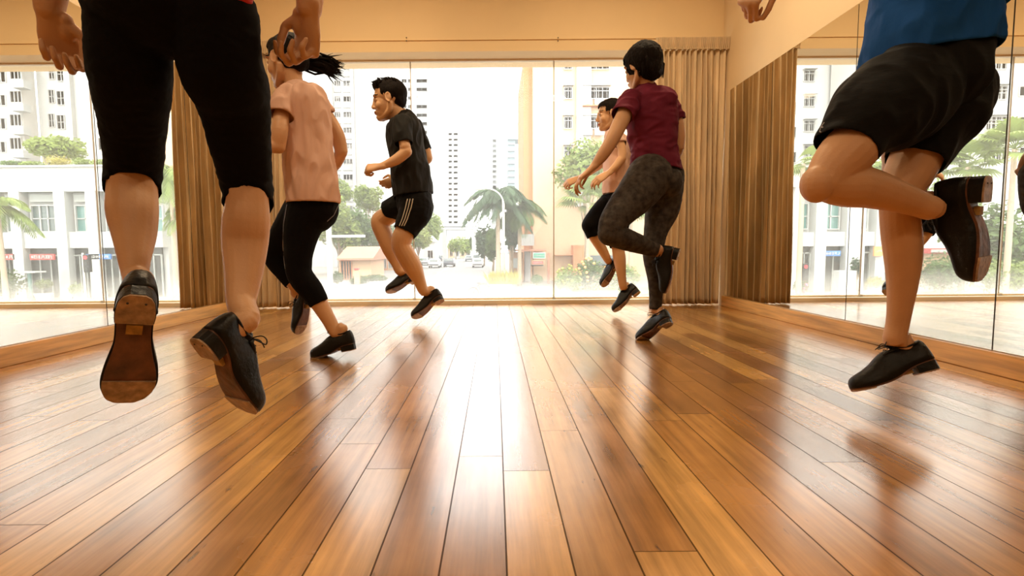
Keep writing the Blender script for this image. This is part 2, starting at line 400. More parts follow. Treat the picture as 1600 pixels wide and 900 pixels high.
# ------------------------------------------------------------------ the room
Y0, H = -2.6, 3.0
ZM = 1.822                                   # mirror top
zb = Wp(773, 80, 4.5).z; zf = Wp(773, 96, D).z
def struct(g, name, m, **k): return tag(g.build(name, m, **k), kind='structure')
struct(G().box((-A-.12, Y0-.12, -.12), (B+.12, D-.10, 0)), 'floor', M['floor'], origin=(0, 0, 0))
struct(G().box((-A-.12, Y0-.12, H), (B+.12, D+.2, H+.12)), 'ceiling', M['ceil'])
struct(G().box((-A-.12, Y0, 0), (-A, D+.2, H)), 'wall_left', M['wall'])
struct(G().box((B, Y0, 0), (B+.12, D+.2, H)), 'wall_right', M['wall'])
struct(G().box((-A, Y0-.12, 0), (B, Y0, H)), 'wall_back', mat('back_wall_darkened', (.16, .09, .05), .6, var=.3, vscale=3))  # unseen wall, brown darkened to cut the bounced window light
gb = G(); gb.box((-A, 4.5, zb), (B, D+.2, H))
z61 = Wp(773, 62, 4.5).z
gb.box((-A, 4.488, z61-.004), (B, 4.5, z61+.006))
struct(gb, 'wall_front', M['bulk'])
# sill kerb under the glass
struct(G().box((-A, D-.10, -.12), (B, D+.2, .034)), 'trim_1', mat('sill_stone', (.88, .82, .70), .3))
# small fixings along the rail line
for px in (635, 872):
    q = Wp(px, 61.5, 4.485)
    for dz in (.014, -.012):
        o = G().ell((q.x, 4.486, q.z+dz), (.006, .005, .006), seg=8, rings=6).build('ceiling_track_bracket', M['mirror_edge'], origin=(q.x, 4.486, q.z+dz))
        tag(o, ('upper' if dz > 0 else 'lower')+' dark fixing stud on the curtain rail line, '+('left' if px < 800 else 'right')+' of the window centre', 'fixing')
# window: head frame, glass panes, joints
W1 = thing('window_1', None, None, (0, D, 0)); tag(W1, kind='structure')
G().box((-A, D-.02, zf), (B, D+.03, zb+.02)).build('window_frame', M['frame'], W1)
G().box((-A, D-.02, .034), (B, D+.03, .05)).build('window_frame', M['frame'], W1)
xs = [-A, -2.06, -.756, .549, 1.854, B]
for i in range(len(xs)-1):
    G().box((xs[i]+.004, D-.004, .05), (xs[i+1]-.004, D+.004, zf)).build('window_pane', M['glass'], W1)
for x in xs[1:-1]:
    G().box((x-.004, D-.006, .05), (x+.004, D+.006, zf)).build('glass_joint', M['alu'], W1)
    G().box((x-.012, D-.03, .034), (x+.012, D-.004, .055)).build('glass_clamp', M['alu'], W1)
# baseboards and mirrors
struct(G().box((-A, Y0, 0), (-A+.035, 4.13, .088), bev=.003), 'baseboard_left', M['oak'])
struct(G().box((B-.035, Y0, 0), (B, 4.34, .088), bev=.003), 'baseboard_right', M['oak'])
def mirrors(side, joints):
    names = ['farthest from the window', 'fourth from the window', 'third from the window', 'second from the window', 'nearest the window']
    names = names[-(len(joints)-1):]
    for i in range(len(joints)-1):
        y0, y1 = joints[i]+.003, joints[i+1]-.003
        x0 = (-A+.004, -A+.012) if side == 'left' else (B-.012, B-.004)
        t = thing('mirror_panel', 'tall frameless mirror panel on the %s wall, %s' % (side, names[i]), 'mirror', ((x0[0]+x0[1])/2, (y0+y1)/2, .09), 'mirror panels along the %s wall' % side)
        G().box((x0[0], y0, .09), (x0[1], y1, ZM)).build('mirror_glass', M['mirror'], t)
        # dark backing visible in the joint
        xb = (-A, -A+.004) if side == 'left' else (B-.004, B)
        G().box((xb[0], y0-.003, .09), (xb[1], y1+.003, ZM)).build('mirror_backing', M['mirror_edge'], t)
mirrors('left', [.31, 1.155, 2.0, 2.848, 3.69, 4.12])
mirrors('right', [.29, 1.135, 1.982, 2.827, 3.672, 4.335])
# curtains
def curtain(name, label, x0, x1, y, ztop, n, seed):
    rnd = random.Random(seed)
    t = thing(name, label, 'curtain', ((x0+x1)/2, y, .02), 'brown curtains drawn to the window sides')
    ph = [rnd.uniform(.7, 1.3) for _ in range(n)]; s = sum(ph); acc = [0]
    for p_ in ph: acc.append(acc[-1]+p_/s)
    amp = [rnd.uniform(.75, 1.25) for _ in range(n)]; lean = [rnd.uniform(-.012, .012) for _ in range(n+1)]
    nu, nz = n*14, 40; vs = []; fs = []
    zt = ztop-.085
    for j in range(nz+1):
        z = .012+(zt-.012)*j/nz; k = j/nz
        for i in range(nu+1):
            c = i/14; a = int(min(c, n-1)); fr = c-a
            u = acc[a]+(acc[a+1]-acc[a])*fr if a < n else 1
            x = x0+(x1-x0)*u+lean[a]*(1-k)*math.sin(fr*math.pi)+ (1-k)*.012*math.sin(9*u+seed)
            am = .052*amp[a]*(1-.45*k)*(1+.25*math.sin(3.1*z+a))
            yy = y+am*math.cos(2*math.pi*fr)+.014*math.sin(4*math.pi*fr+a*1.7+z*1.1)*(1-.5*k)
            vs.append((x, yy, z))
    for j in range(nz):
        for i in range(nu): q = j*(nu+1)+i; fs.append((q, q+1, q+nu+2, q+nu+1))
    g = G(); g.add(vs, fs); o = g.build('drape', M['curtain'], t, smooth=True, fix=False)
    s_ = o.modifiers.new('s', 'SOLIDIFY'); s_.thickness = .004
    # pleated heading band
    vs = []; fs = []; n2 = n*3; nu = n2*6
    for j, z in enumerate([zt-.012, zt, zt+.012, zt+.05, zt+.075, ztop]):
        for i in range(nu+1):
            u = i/nu; wv = abs(math.sin(math.pi*u*n2))
            a_ = (.02, .006, .018, .022, .02, .024)[j]
            vs.append((x0+(x1-x0)*u, y-.028-a_*wv, z))
    for j in range(5):
        for i in range(nu): q = j*(nu+1)+i; fs.append((q, q+1, q+nu+2, q+nu+1))
    g = G(); g.add(vs, fs); o = g.build('heading_band', M['curtain'], t, smooth=True, fix=False)
    s_ = o.modifiers.new('s', 'SOLIDIFY'); s_.thickness = .004
    return t
zc = Wp(1075, 58, 4.37).z
curtain('curtain', 'brown pleated curtain at the right end of the window, by the mirror wall', 1.375, B-.003, 4.41, zc, 13, 3)
curtain('curtain', 'brown pleated curtain at the left end of the window, behind the ponytailed dancer', -A+.02, -1.66, 4.41, zc, 11, 5)
# ceiling lights (out of the frame, above): round warm diffusers with their lamps
k = 0
for x, y in ((-1.1, 1.0), (1.0, 1.0), (-1.1, -1.2), (1.0, -1.2), (-1.1, 3.0), (1.0, 3.0)):
    t = thing('ceiling_light', 'round warm ceiling light, '+['left middle', 'right middle', 'left rear', 'right rear', 'left by the window', 'right by the window'][k]+' of six', 'ceiling light', (x, y, H), 'round ceiling lights'); k += 1
    G().tube([(x, y, H), (x, y, H-.03)], .19, seg=32).build('rim', M['frame'], t)
    G().tube([(x, y, H-.03), (x, y, H-.04)], .17, seg=32).build('diffuser', M['lampface'], t)
    l = lamp('ceiling_lamp', 'AREA', (x, y, H-.05), LAMP_POWER*(1. if y > 2 else .5 if y > 0 else .5), LAMP_COL, .34); l.data.shape = 'DISK'


# ------------------------------------------------------------------ people
def P(px, py, Y, r, ratio=None):            # centre by where the camera sees it, half width in the same units
    return (Wp(px, py, Y), r*Y/F_PX, ratio, 1)
def basis(T, Nn):
    T = V(T).normalized(); Nn = V(Nn); Nn = (Nn-T*Nn.dot(T)).normalized()
    Z = -Nn; Yv = Z.cross(T); return T, Yv, Z
SOLE_X = [0, .008, .022, .05, .085, .12, .15, .18, .21, .235, .255, .267, .272]
SOLE_W = [.010, .022, .029, .0315, .028, .0285, .034, .0405, .043, .040, .031, .018, .004]
SOLE_SH = [0, 0, 0, 0, 0, -.002, -.003, -.004, -.004, -.003, -.001, 0, 0]
SOLE_Z = [.036, .036, .036, .034, .027, .013, .006, .003, .002, .004, .006, .009, .010]
TOP_Z = [.068, .100, .107, .099, .096, .103, .093, .074, .060, .052, .044, .032, .018]
def shoe(root, centre, T, Nn, sc, label=None, foot='left', untied=False):
    T, S, Z = basis(T, Nn); sc_ = sc; o0 = V(centre)-(T*.135+Z*.04)*sc
    fl = 1 if foot == 'left' else -1
    def L(x, y, z): return o0+(T*x+S*(y*fl)+Z*z)*sc
    # upper
    sub = 3; st = []
    n = len(SOLE_X)
    def cr(a, b, c, d, t): return .5*((2*b)+(c-a)*t+(2*a-5*b+4*c-d)*t*t+(3*b-a-3*c+d)*t*t*t)
    def itp(A_, i, t): return cr(A_[max(i-1, 0)], A_[i], A_[i+1], A_[min(i+2, n-1)], t)
    for i in range(n-1):
        for k in range(sub): st.append(tuple(itp(q, i, k/sub) for q in (SOLE_X, SOLE_W, SOLE_SH, SOLE_Z, TOP_Z)))
    st.append((SOLE_X[-1], SOLE_W[-1], SOLE_SH[-1], SOLE_Z[-1], TOP_Z[-1]))
    g = G(); seg = 20; vs = []
    for x, w_, sh, z0, zt in st:
        w_ = max(w_, .003)
        nar = 1-.16*max(0, min(1, (zt-.05)/.05))
        for k in range(seg+1):
            a = math.pi*k/seg; c, s_ = math.cos(a), math.sin(a)
            hz = abs(s_)**.75; yy = (abs(c)**.6)*(1 if c >= 0 else -1)
            ww = w_*(1-(1-nar)*hz)
            vs.append(L(x, sh+ww*yy*1.10, z0+(zt-z0)*hz))
    m_ = len(st); fs = [(i*(seg+1)+k, i*(seg+1)+k+1, (i+1)*(seg+1)+k+1, (i+1)*(seg+1)+k) for i in range(m_-1) for k in range(seg)]
    fs += [(i*(seg+1), (i+1)*(seg+1), (i+1)*(seg+1)+seg, i*(seg+1)+seg) for i in range(m_-1)]
    fs += [tuple(range(seg+1)), tuple((m_-1)*(seg+1)+k for k in range(seg, -1, -1))]
    g.add(vs, fs)
    # collar rim, topline dipping at the sides, and tongue
    rim = []
    for k in range(28):
        a = 2*math.pi*k/28; x = .055+.041*math.cos(a)
        zz = .100+.012*max(0, math.cos(a))**2+.005*max(0, -math.cos(a))-.005*abs(math.sin(a))
        rim.append(L(x, .0245*math.sin(a), zz))
    g.tube(rim+[rim[0]], .0034*sc, seg=8, cap=False)
    g.tube([L(.086, 0, .092), L(.093, 0, .110), L(.098, 0, .117)], [.015*sc, .013*sc, .006*sc], seg=12)
    # eyelet flaps: two raised facings beside the throat
    for q in (-1, 1):
        g.tube([L(.098, q*.016, .097), L(.120, q*.015, .094), L(.150, q*.012, .083)], [.006*sc, .006*sc, .003*sc], seg=8)
    # stitched toe-cap ridge and counter ridge
    g.tube([L(.205, yy, zz) for yy, zz in ((.042, .008), (.036, .040), (.018, .056), (0, .0605), (-.02, .056), (-.038, .040), (-.046, .008))], .0016*sc, seg=6)
    up = g.build('tap_shoe', M['shoe'], root, smooth=True)
    if label: up['label'] = label
    # sole
    def outline(x0, x1, k, m2=26):
        pts = []
        for q in range(m2+1):
            x = x0+(x1-x0)*(1-math.cos(math.pi*q/m2))/2
            for i in range(n-1):
                if SOLE_X[i] <= x <= SOLE_X[i+1]+1e-9: break
            t = (x-SOLE_X[i])/(SOLE_X[i+1]-SOLE_X[i]); pts.append((x, itp(SOLE_W, i, t)*k, itp(SOLE_SH, i, t), itp(SOLE_Z, i, t)))
        return pts
    def slab(x0, x1, k, zoff0, zoff1, flat0=None, name='', m='', par=None):
        pts = outline(x0, x1, k); g = G(); vs = []; c = len(pts)
        for x, w_, sh, z in pts:
            lo = flat0 if flat0 is not None else z+zoff0
            for yy, zz in ((sh+w_, z+zoff1), (sh-w_, z+zoff1), (sh-w_, lo), (sh+w_, lo)): vs.append(L(x, yy, zz))
        fs = [(i*4+k2, i*4+(k2+1) % 4, (i+1)*4+(k2+1) % 4, (i+1)*4+k2) for i in range(c-1) for k2 in range(4)]+[(0, 1, 2, 3), tuple((c-1)*4+q for q in (3, 2, 1, 0))]
        g.add(vs, fs); return g.build(name, m, par)
    so = slab(.004, .2705, 1.0, -.006, .001, name='sole', m=M['sole'], par=up)
    slab(.001, .068, 1.03, 0, -.004, flat0=.003, name='heel', m=M['shoe'], par=up)
    slab(.002, .067, .99, 0, 0, flat0=0.0, name='heel_tap', m=M['tap'], par=up) if False else None
    pts = outline(.002, .067, .98); g = G(); vs = [L(x, sh+q*w_, zz) for x, w_, sh, z in pts for q, zz in ((1, .003), (-1, .003), (-1, -.001), (1, -.001))]
    c = len(pts); g.add(vs, [(i*4+k2, i*4+(k2+1) % 4, (i+1)*4+(k2+1) % 4, (i+1)*4+k2) for i in range(c-1) for k2 in range(4)]+[(0, 1, 2, 3), tuple((c-1)*4+q for q in (3, 2, 1, 0))])
    for yy in (-.014, .014): g.ell(L(.02, yy, -.001), .0022*sc, seg=8, rings=6, mi=1)
    g.build('heel_tap', [M['tap'], M['black']], up)
    o = slab(.205, .269, 1.02, -.0095, -.005, name='toe_tap', m=M['tap'], par=up)
    g = G()
    pts = [(.098, .011, .0), (.115, -.011, 0)]
    g.box((-.5, -.5, -.5), (.5, .5, .5)); g.v = [L(.088+q.x*.022, -.001+q.y*.026, .0148+q.z*.012) for q in g.v]
    g.build('size_sticker', M['stick'], up)
    # laces: rungs and a bow
    g = G()
    for i, (x, z) in enumerate(((.106, .107), (.120, .104), (.135, .096), (.148, .088))):
        g.tube([L(x, -.015, z-.002), L(x+.002, 0, z+.003), L(x, .015, z-.002)], .0016*sc, seg=6)
    b = L(.104, 0, .111)
    for q in (-1, 1):
        g.curve([b, b+(S*q*.018+Z*.016+T*.004)*sc, b+(S*q*.034+Z*.014+T*.012)*sc, b+(S*q*.036+Z*.004+T*.020)*sc, b+(S*q*.020+Z*.003+T*.012)*sc, b], .0017*sc, seg=6)
        g.curve([b, b+(S*q*.012+Z*.010+T*.016)*sc, b+(S*q*.022+Z*.004+T*.034)*sc], .0016*sc, seg=6)
    g.ell(b, .004*sc, seg=8, rings=6)
    g.build('laces', M['lace'], up, smooth=True)
    return L

def hand(g, wrist, d, pn, thumb, sc=1., curl=(35, 55, 40), thumb_in=.5, spread=1., rw=.024):
    """wrist point, d = towards fingers, pn = palm facing direction, thumb = side of the thumb"""
    d = V(d).normalized(); pn = V(pn); pn = (pn-d*pn.dot(d)).normalized(); s = d.cross(pn)
    if s.dot(V(thumb)) < 0: s = -s
    w0 = V(wrist)
    g.limb([(w0-d*.02*sc, .026*sc, .75), (w0+d*.012*sc, .029*sc, .62), (w0+d*.045*sc, .038*sc, .42), (w0+d*.082*sc, .040*sc, .34)], side=s, seg=20)
    g.ell(w0+(d*.035+s*.020+pn*.008)*sc, (.026*sc, .016*sc, .014*sc), axes=(d, s, pn))
    lens = ((.043, .026, .022), (.048, .030, .023), (.044, .028, .022), (.034, .021, .020)); offs = (.030, .0105, -.0095, -.028); kn = (.083, .088, .084, .074)
    for i in range(4):
        ci = [c*(1+.09*(i-1)) for c in curl]
        p = w0+(d*kn[i]+s*offs[i]*spread)*sc; pts = [(p-d*.012*sc, .0092*sc)]
        ang = 0; pts.append((p, .0094*sc))
        for j in range(3):
            ang += math.radians(ci[j]); dd = d*math.cos(ang)+pn*math.sin(ang)
            q = p+dd*lens[i][j]*sc
            pts.append(((p+q)/2, (.0078, .0072, .0066)[j]*sc)); pts.append((q, (.0083, .0074, .0056)[j]*sc)); p = q
        g.limb(pts, seg=10, sub=3, side=s)
    p = w0+(d*.022+s*.024+pn*.006)*sc; q = p+(d*.55+s*.62+pn*.35).normalized()*.036*sc
    r = q+(d*(.85)+s*(.25-thumb_in)+pn*(.35+.3*thumb_in)).normalized()*.030*sc; e = r+(d*.8-s*.6*thumb_in+pn*(.3+.3*thumb_in)).normalized()*.026*sc
    g.limb([(p-d*.01*sc, .015*sc), (p, .0145*sc), (q, .0105*sc), ((q+r)/2, .0095*sc), (r, .0098*sc), (e, .0072*sc)], seg=10, sub=3, side=s)

SK = .93
class Head:
    def __init__(s, c, f, up, sc=1.):
        s.c = V(c); s.f = V(f).normalized(); up = V(up); s.u = (up-s.f*up.dot(s.f)).normalized(); s.s = s.f.cross(s.u); s.k = sc
    def L(s, a, b, c): return s.c+(s.f*a+s.u*b+s.s*c)*s.k
    def local(s, p):
        d = (V(p)-s.c)/s.k; return d.dot(s.f), d.dot(s.u), d.dot(s.s)
    def e(s, g, c, r): g.ell(s.L(*c), tuple(q*s.k for q in r), axes=(s.f, s.u, s.s), seg=24, rings=16)
    def build(s, g):
        s.e(g, (-.012, .032, 0), (.092, .083, .074)); s.e(g, (.022, -.020, 0), (.062, .088, .060)); s.e(g, (.030, -.060, 0), (.052, .050, .047))
        s.e(g, (.060, -.096, 0), (.022, .018, .024))
        for q in (-1, 1):
            g.limb([(s.L(-.012, -.035, q*.056), .018*s.k), (s.L(.0, -.070, q*.050), .016*s.k), (s.L(.050, -.098, q*.018), .014*s.k)], side=s.s)
            s.e(g, (.050, -.032, q*.034), (.027, .028, .024)); s.e(g, (.074, .024, q*.028), (.012, .009, .026))
            s.e(g, (.070, .000, q*.031), (.0135, .011, .016))
            # ear: bowl with rim
            s.e(g, (-.006, -.006, q*.077), (.014, .026, .006))
            g.tube([s.L(-.005+.015*math.cos(a), -.002+.026*math.sin(a), q*(.083+.004*math.cos(a+.5))) for a in [math.radians(t) for t in range(-110, 200, 22)]], .0042*s.k, seg=6)
            s.e(g, (.088, -.035, q*.010), (.009, .007, .008))
        g.limb([(s.L(.082, .018, 0), .008*s.k), (s.L(.088, -.010, 0), .0085*s.k), (s.L(.097, -.028, 0), .0095*s.k), (s.L(.093, -.035, 0), .009*s.k)], side=s.s)
        s.e(g, (.083, -.059, 0), (.011, .006, .022)); s.e(g, (.081, -.069, 0), (.011, .0065, .018)); s.e(g, (.066, -.090, 0), (.019, .014, .022))
    def paint(s, me, lips=True):
        bpy_f = me.polygons
        for f in bpy_f:
            a, b, c = s.local(f.center)
            if a > .03 and abs(b) < .14 and abs(c) < .08:
                ac = abs(c)
                if ((b-.001)/.0062)**2+((ac-.032)/.0125)**2 < 1 and a > .06: f.material_index = 1
                elif ((b-.0245-.004*(1-(ac-.032)**2/.0004))/.0042)**2+((ac-.034)/.018)**2 < 1 and a > .05: f.material_index = 2
                elif lips and ((b+.065)/.0085)**2+(c/.021)**2 < 1 and a > .08: f.material_index = 3

def make_body(root, g, vox, skin, head=None):
    me = remesh(g, vox, smooth=4)
    for m in (skin, M['eye'], M['hair'], M['lip']): me.materials.append(m)
    if head: head.paint(me)
    return link('body', me, skin, root, smooth=True)

def fold(me, amp, freq, stretch=(1, 1, 1), seed=0, gathers=()):
    me.update(); nrm = [v.normal.copy() for v in me.vertices]
    for v, n_ in zip(me.vertices, nrm):
        p = v.co; q = V((p.x*stretch[0], p.y*stretch[1], p.z*stretch[2]))*freq+V((seed, seed*2.3, seed*.7))
        a = noise.noise(q); rdg = 1-abs(noise.noise(q*1.7+V((3, 1, 2))))*2
        d = amp*(a*.7+max(0, rdg)*.6)
        for c, r, am, fr in gathers:          # rings of gathering where cloth bunches
            t = (p-c).length
            if t < r: d += am*(1-t/r)*math.sin(fr*(p.z*.8+p.x*.6))
        v.co = p+n_*d
    me.update()

def cloth(root, name, m, g, vox, cuts=(), fold_=None, smooth=5, label=None, thick=.0025, region=None):
    me = remesh(g, vox, smooth=smooth)
    if fold_: fold(me, **fold_)
    bm = bmesh.new(); bm.from_mesh(me); bm.verts.ensure_lookup_table()
    kill = []
    for v in bm.verts:
        for p, t, r, *lr in cuts:
            d = v.co-p; a_ = d.dot(t)
            if lr:
                if -vox*.75 < a_ < vox*2.5 and (d-t*a_).length < lr[0]-vox*.2: kill.append(v); break
            elif d.length < r and a_ > 0: kill.append(v); break
        else:
            if region and region(v.co): kill.append(v)
    bmesh.ops.delete(bm, geom=kill, context='VERTS')
    for v in bm.verts:
        if v.is_boundary:
            for p, t, r, *lr in cuts:
                d = v.co-p
                if d.length < r and abs(d.dot(t)) < vox*2.2: v.co -= t*d.dot(t); break
    for _ in range(3):                        # drop teeth, then even out the hem line
        bm.verts.ensure_lookup_table()
        bad = [f for f in bm.faces if sum(1 for e in f.edges if e.is_boundary) >= 2]
        bmesh.ops.delete(bm, geom=bad, context='FACES')
    bmesh.ops.delete(bm, geom=[v for v in bm.verts if not v.link_faces], context='VERTS')
    nb = {v: [e.other_vert(v) for e in v.link_edges if e.is_boundary] for v in bm.verts if v.is_boundary}
    for _ in range(14):
        new = {v: v.co*.4+sum((q.co for q in l_), V())*(.6/len(l_)) for v, l_ in nb.items() if len(l_) == 2}
        for v, c_ in new.items(): v.co = c_
    bm.to_mesh(me); bm.free(); me.materials.clear()
    o = link(name, me, m, root, smooth=True)
    if thick:
        s_ = o.modifiers.new('s', 'SOLIDIFY'); s_.thickness = thick; s_.offset = 1
    if label: o['label'] = label
    return o
def endcut(pts, k=1.6, back=False):
    def fixr(p, t):
        if len(p) < 4: return p[1]
        wa = V(t).cross(V(p[0])-CAM).normalized()*.002; a_ = pix(V(p[0])-wa); b_ = pix(V(p[0])+wa)
        return p[1]*.004*F_PX/p[0].y/math.hypot(a_[0]-b_[0], a_[1]-b_[1])
    a, b = (pts[-2], pts[-1]) if not back else (pts[1], pts[0])
    t = (V(b[0])-V(a[0])).normalized()
    q = max(1, (b[2] if len(b) > 2 else 1) or 1)
    return (V(b[0]), t, max(b[1]*k*q, .03), fixr(b, t)*q)
def surf_line(root, obj_, pxs, width, name, m, off=.0025):
    """a narrow ribbon sewn on the cloth, following its surface along the given line"""
    base = wloc(obj_); me = obj_.data
    bv = BVHTree.FromPolygons([tuple(v.co+base) for v in me.vertices], [tuple(p_.vertices) for p_ in me.polygons])
    pts = []
    for i in range(len(pxs)-1):
        for k in range(8):
            t = k/8; a, b = pxs[i], pxs[i+1]; px, py = a[0]+(b[0]-a[0])*t, a[1]+(b[1]-a[1])*t
            d = (Wp(px, py, 1)-CAM).normalized(); h = bv.ray_cast(CAM, d)
            if h[0] is not None: pts.append((h[0]+h[1].normalized()*(off if h[1].dot(d) < 0 else -off), h[1]))
    if len(pts) < 3: return
    vs = []; fs = []
    for i, (p, n_) in enumerate(pts):
        t = (pts[min(i+1, len(pts)-1)][0]-pts[max(i-1, 0)][0]).normalized(); s_ = t.cross(n_).normalized()*width/2
        vs += [p-s_, p+s_]
    fs = [(2*i, 2*i+1, 2*i+3, 2*i+2) for i in range(len(pts)-1)]
    o = G().add(vs, fs).build(name, m, obj_, smooth=True)
    s_ = o.modifiers.new('s', 'SOLIDIFY'); s_.thickness = .0012; s_.offset = 0
    return o

def hair_cap(root, hd, blobs, strands, vox, face=True, bob=False, extra=(), amp=.004):
    g = G()
    for c, r in blobs: hd.e(g, c, r)
    for pts in extra: g.limb(pts)
    me = remesh(g, vox, smooth=4); fold(me, amp, 55/hd.k, (1, 1, .35), 2)
    bm = bmesh.new(); bm.from_mesh(me); kill = []
    for v in bm.verts:
        a, b, c = hd.local(v.co)
        if bob:
            if a > .050 and b < .050-.3*(a-.06): kill.append(v)
        elif face and abs(c) < .12:
            if (a > .040 and b < .054+.012*math.cos(c*30)-.2*(a-.06)) or (a > .018 and b < .012) or (a > -.026 and b < -.020) or (-.018 < a < .02 and b < -.006 and abs(c) > .05): kill.append(v)
    bmesh.ops.delete(bm, geom=kill, context='VERTS'); bm.to_mesh(me); bm.free()
    me.materials.clear()
    g2 = G()
    for pts, r in strands: g2.tube(pts, r, seg=5)
    if g2.v:
        n0 = len(me.vertices); bm = bmesh.new(); bm.from_mesh(me); vv = [bm.verts.new(q) for q in g2.v]
        for f in g2.f:
            try: bm.faces.new([vv[i] for i in f])
            except ValueError: pass
        bm.to_mesh(me); bm.free()
    return link('hair', me, M['hair'], root, smooth=True)

def neck(hd, base, r):
    return [(V(base), r*1.25, .95), ((V(base)+hd.L(-.02, -.07, 0))/2, r, 1), (hd.L(-.022, -.05, 0), r, 1)]

# ---- 1. front left dancer, seen from behind
R1 = thing('person', 'dancer from behind at front left in black capri leggings, mid-jump with both soles showing', 'person', (-.56, .98, 0))
L1 = shoe(R1, Wp(207, 530, .90), (-.40, .34, -.86), (.50, -.80, -.30), .91, 'black tap shoe with its worn sole turned to the viewer', 'left')
L2 = shoe(R1, Wp(370, 573, .95), (.20, .52, -.83), (-.40, -.78, -.46), .77, 'black tap shoe seen from the heel, sole turned left', 'right')
g = G()
legL = [P(212, 60, .90, 50), P(206, 140, .955, 51), P(208, 192, 1.0, 47), P(209, 245, 1.055, 41), P(207, 297, 1.055, 42), P(207, 330, 1.04, 43), P(210, 366, 1.02, 37), P(210, 403, .985, 27.5), P(212, 430, .96, 22), (L1(.055, 0, .130), .0262*SK, 1), (L1(.055, 0, .104), .0245*SK, 1), (L1(.066, 0, .072), .019*SK, 1), (L1(.12, 0, .045), .014*SK, 1)]
legR = [P(335, 60, .90, 50), P(362, 150, .965, 47), P(373, 210, 1.02, 45), P(383, 262, 1.065, 35), P(387, 308, 1.065, 34), P(385, 345, 1.06, 38.5), P(383, 380, 1.06, 37.5), P(381, 427, 1.035, 31), P(377, 473, 1.0, 24), (L2(.055, 0, .130), .0262*SK, 1), (L2(.055, 0, .104), .0245*SK, 1), (L2(.066, 0, .072), .019*SK, 1), (L2(.12, 0, .045), .014*SK, 1)]
g.limb(legL); g.limb(legR)
g.limb([P(268, 20, .90, 105, .6), P(268, 0, .89, 112, .65), P(268, -80, .87, 100, .65), ((-.577, .86, 1.18), .115, .65), ((-.577, .87, 1.30), .135, .62), ((-.577, .88, 1.40), .13, .55), ((-.577, .88, 1.44), .06, .8)], seg=28)
hd = Head((-.577, .90, 1.60), (.05, 1, -.12), (0, .1, 1), .98); hd.build(g); g.limb(neck(hd, (-.577, .87, 1.42), .048))
wl_, wr_ = Wp(77, 14, .93), Wp(483, 14, .93)
armL = [((-.735, .88, 1.40), .045), ((-.80, .87, 1.28), .042), ((-.845, .86, 1.14), .036), ((-.845, .88, 1.08), .033), (Wp(74, -50, .92), .027), (wl_, .0225)]
armR = [((-.42, .88, 1.40), .045), ((-.36, .87, 1.28), .042), ((-.325, .86, 1.14), .036), ((-.325, .88, 1.08), .033), (Wp(484, -50, .92), .027), (wr_, .0220)]
g.limb(armL); g.limb(armR)
hand(g, Wp(79, 20, .93), Wp(103, 92, .97)-Wp(79, 20, .93), (.40, -.80, .1), (.9, .2, 0), .80, (56, 78, 46), .4, 1.02)
hand(g, Wp(483, 18, .93), Wp(478, 100, .97)-Wp(483, 18, .93), (-.35, -.88, .1), (-.9, .2, 0), .80, (56, 78, 46), .4, 1.02)
make_body(R1, g, .0025, M['skin'], hd)
g = G()
lgL = [P(203, 20, .885, 71), P(203, 87, .905, 69), P(206, 140, .95, 63.5), P(208, 192, 1.0, 53), P(210, 245, 1.05, 47), P(208, 277, 1.072, 44.5), P(207, 296, 1.052, 45.5)]
lgR = [P(333, 20, .885, 72), P(345, 101, .915, 65), P(363, 150, .97, 58), P(373, 210, 1.02, 49), P(382, 262, 1.06, 42), P(387, 300, 1.085, 38.5), P(388, 319, 1.064, 38.5)]
g.limb(lgL, flat=True, seg=28); g.limb(lgR, flat=True, seg=28)
g.limb([P(269, 18, .90, 134, .60), P(268, 10, .89, 136, .62), P(268, 0, .88, 137, .68), P(268, -40, .875, 125, .68), P(268, -100, .87, 108, .65)], seg=32)
pel = [P(268, -40, .875, 125, .68), P(268, -100, .87, 108, .65)]
cloth(R1, 'capri_leggings', M['black_knit'], g, .0042, [endcut(lgL, 1.5), endcut(lgR, 1.5)], dict(amp=.0022, freq=26, stretch=(.6, .6, 1.6), gathers=((lgL[-1][0], .09, .0022, 260), (lgR[-1][0], .10, .0022, 260))))
g = G()
tor = [P(270, -22, .875, 130, .70), P(268, -90, .87, 116, .68), ((-.577, .86, 1.18), .128, .7), ((-.577, .87, 1.30), .150, .66), ((-.577, .88, 1.395), .145, .6), ((-.577, .88, 1.45), .065, .85)]
g.limb(tor, flat=True, seg=28)
g.limb([P(352, -10, .865, 40, .9), P(340, -40, .865, 50, .9), P(330, -80, .86, 50)])
sl = [((-.70, .88, 1.40), .062), ((-.78, .875, 1.31), .056), ((-.815, .87, 1.25), .053)]; sr = [((-.455, .88, 1.40), .062), ((-.375, .875, 1.31), .056), ((-.34, .87, 1.25), .053)]
g.limb(sl, flat=True); g.limb(sr, flat=True)
cloth(R1, 'red_shirt', M['red'], g, .006, [(P(270, -12, .875, 1)[0], V((-.22, 0, -1)).normalized(), .3), endcut(tor, 1.4), endcut(sl), endcut(sr)], dict(amp=.005, freq=9))
hair_cap(R1, hd, [((-.018, .036, 0), (.098, .09, .084)), ((-.05, -.03, 0), (.062, .07, .062)), ((-.12, .03, 0), (.03, .035, .035))], [], .005)

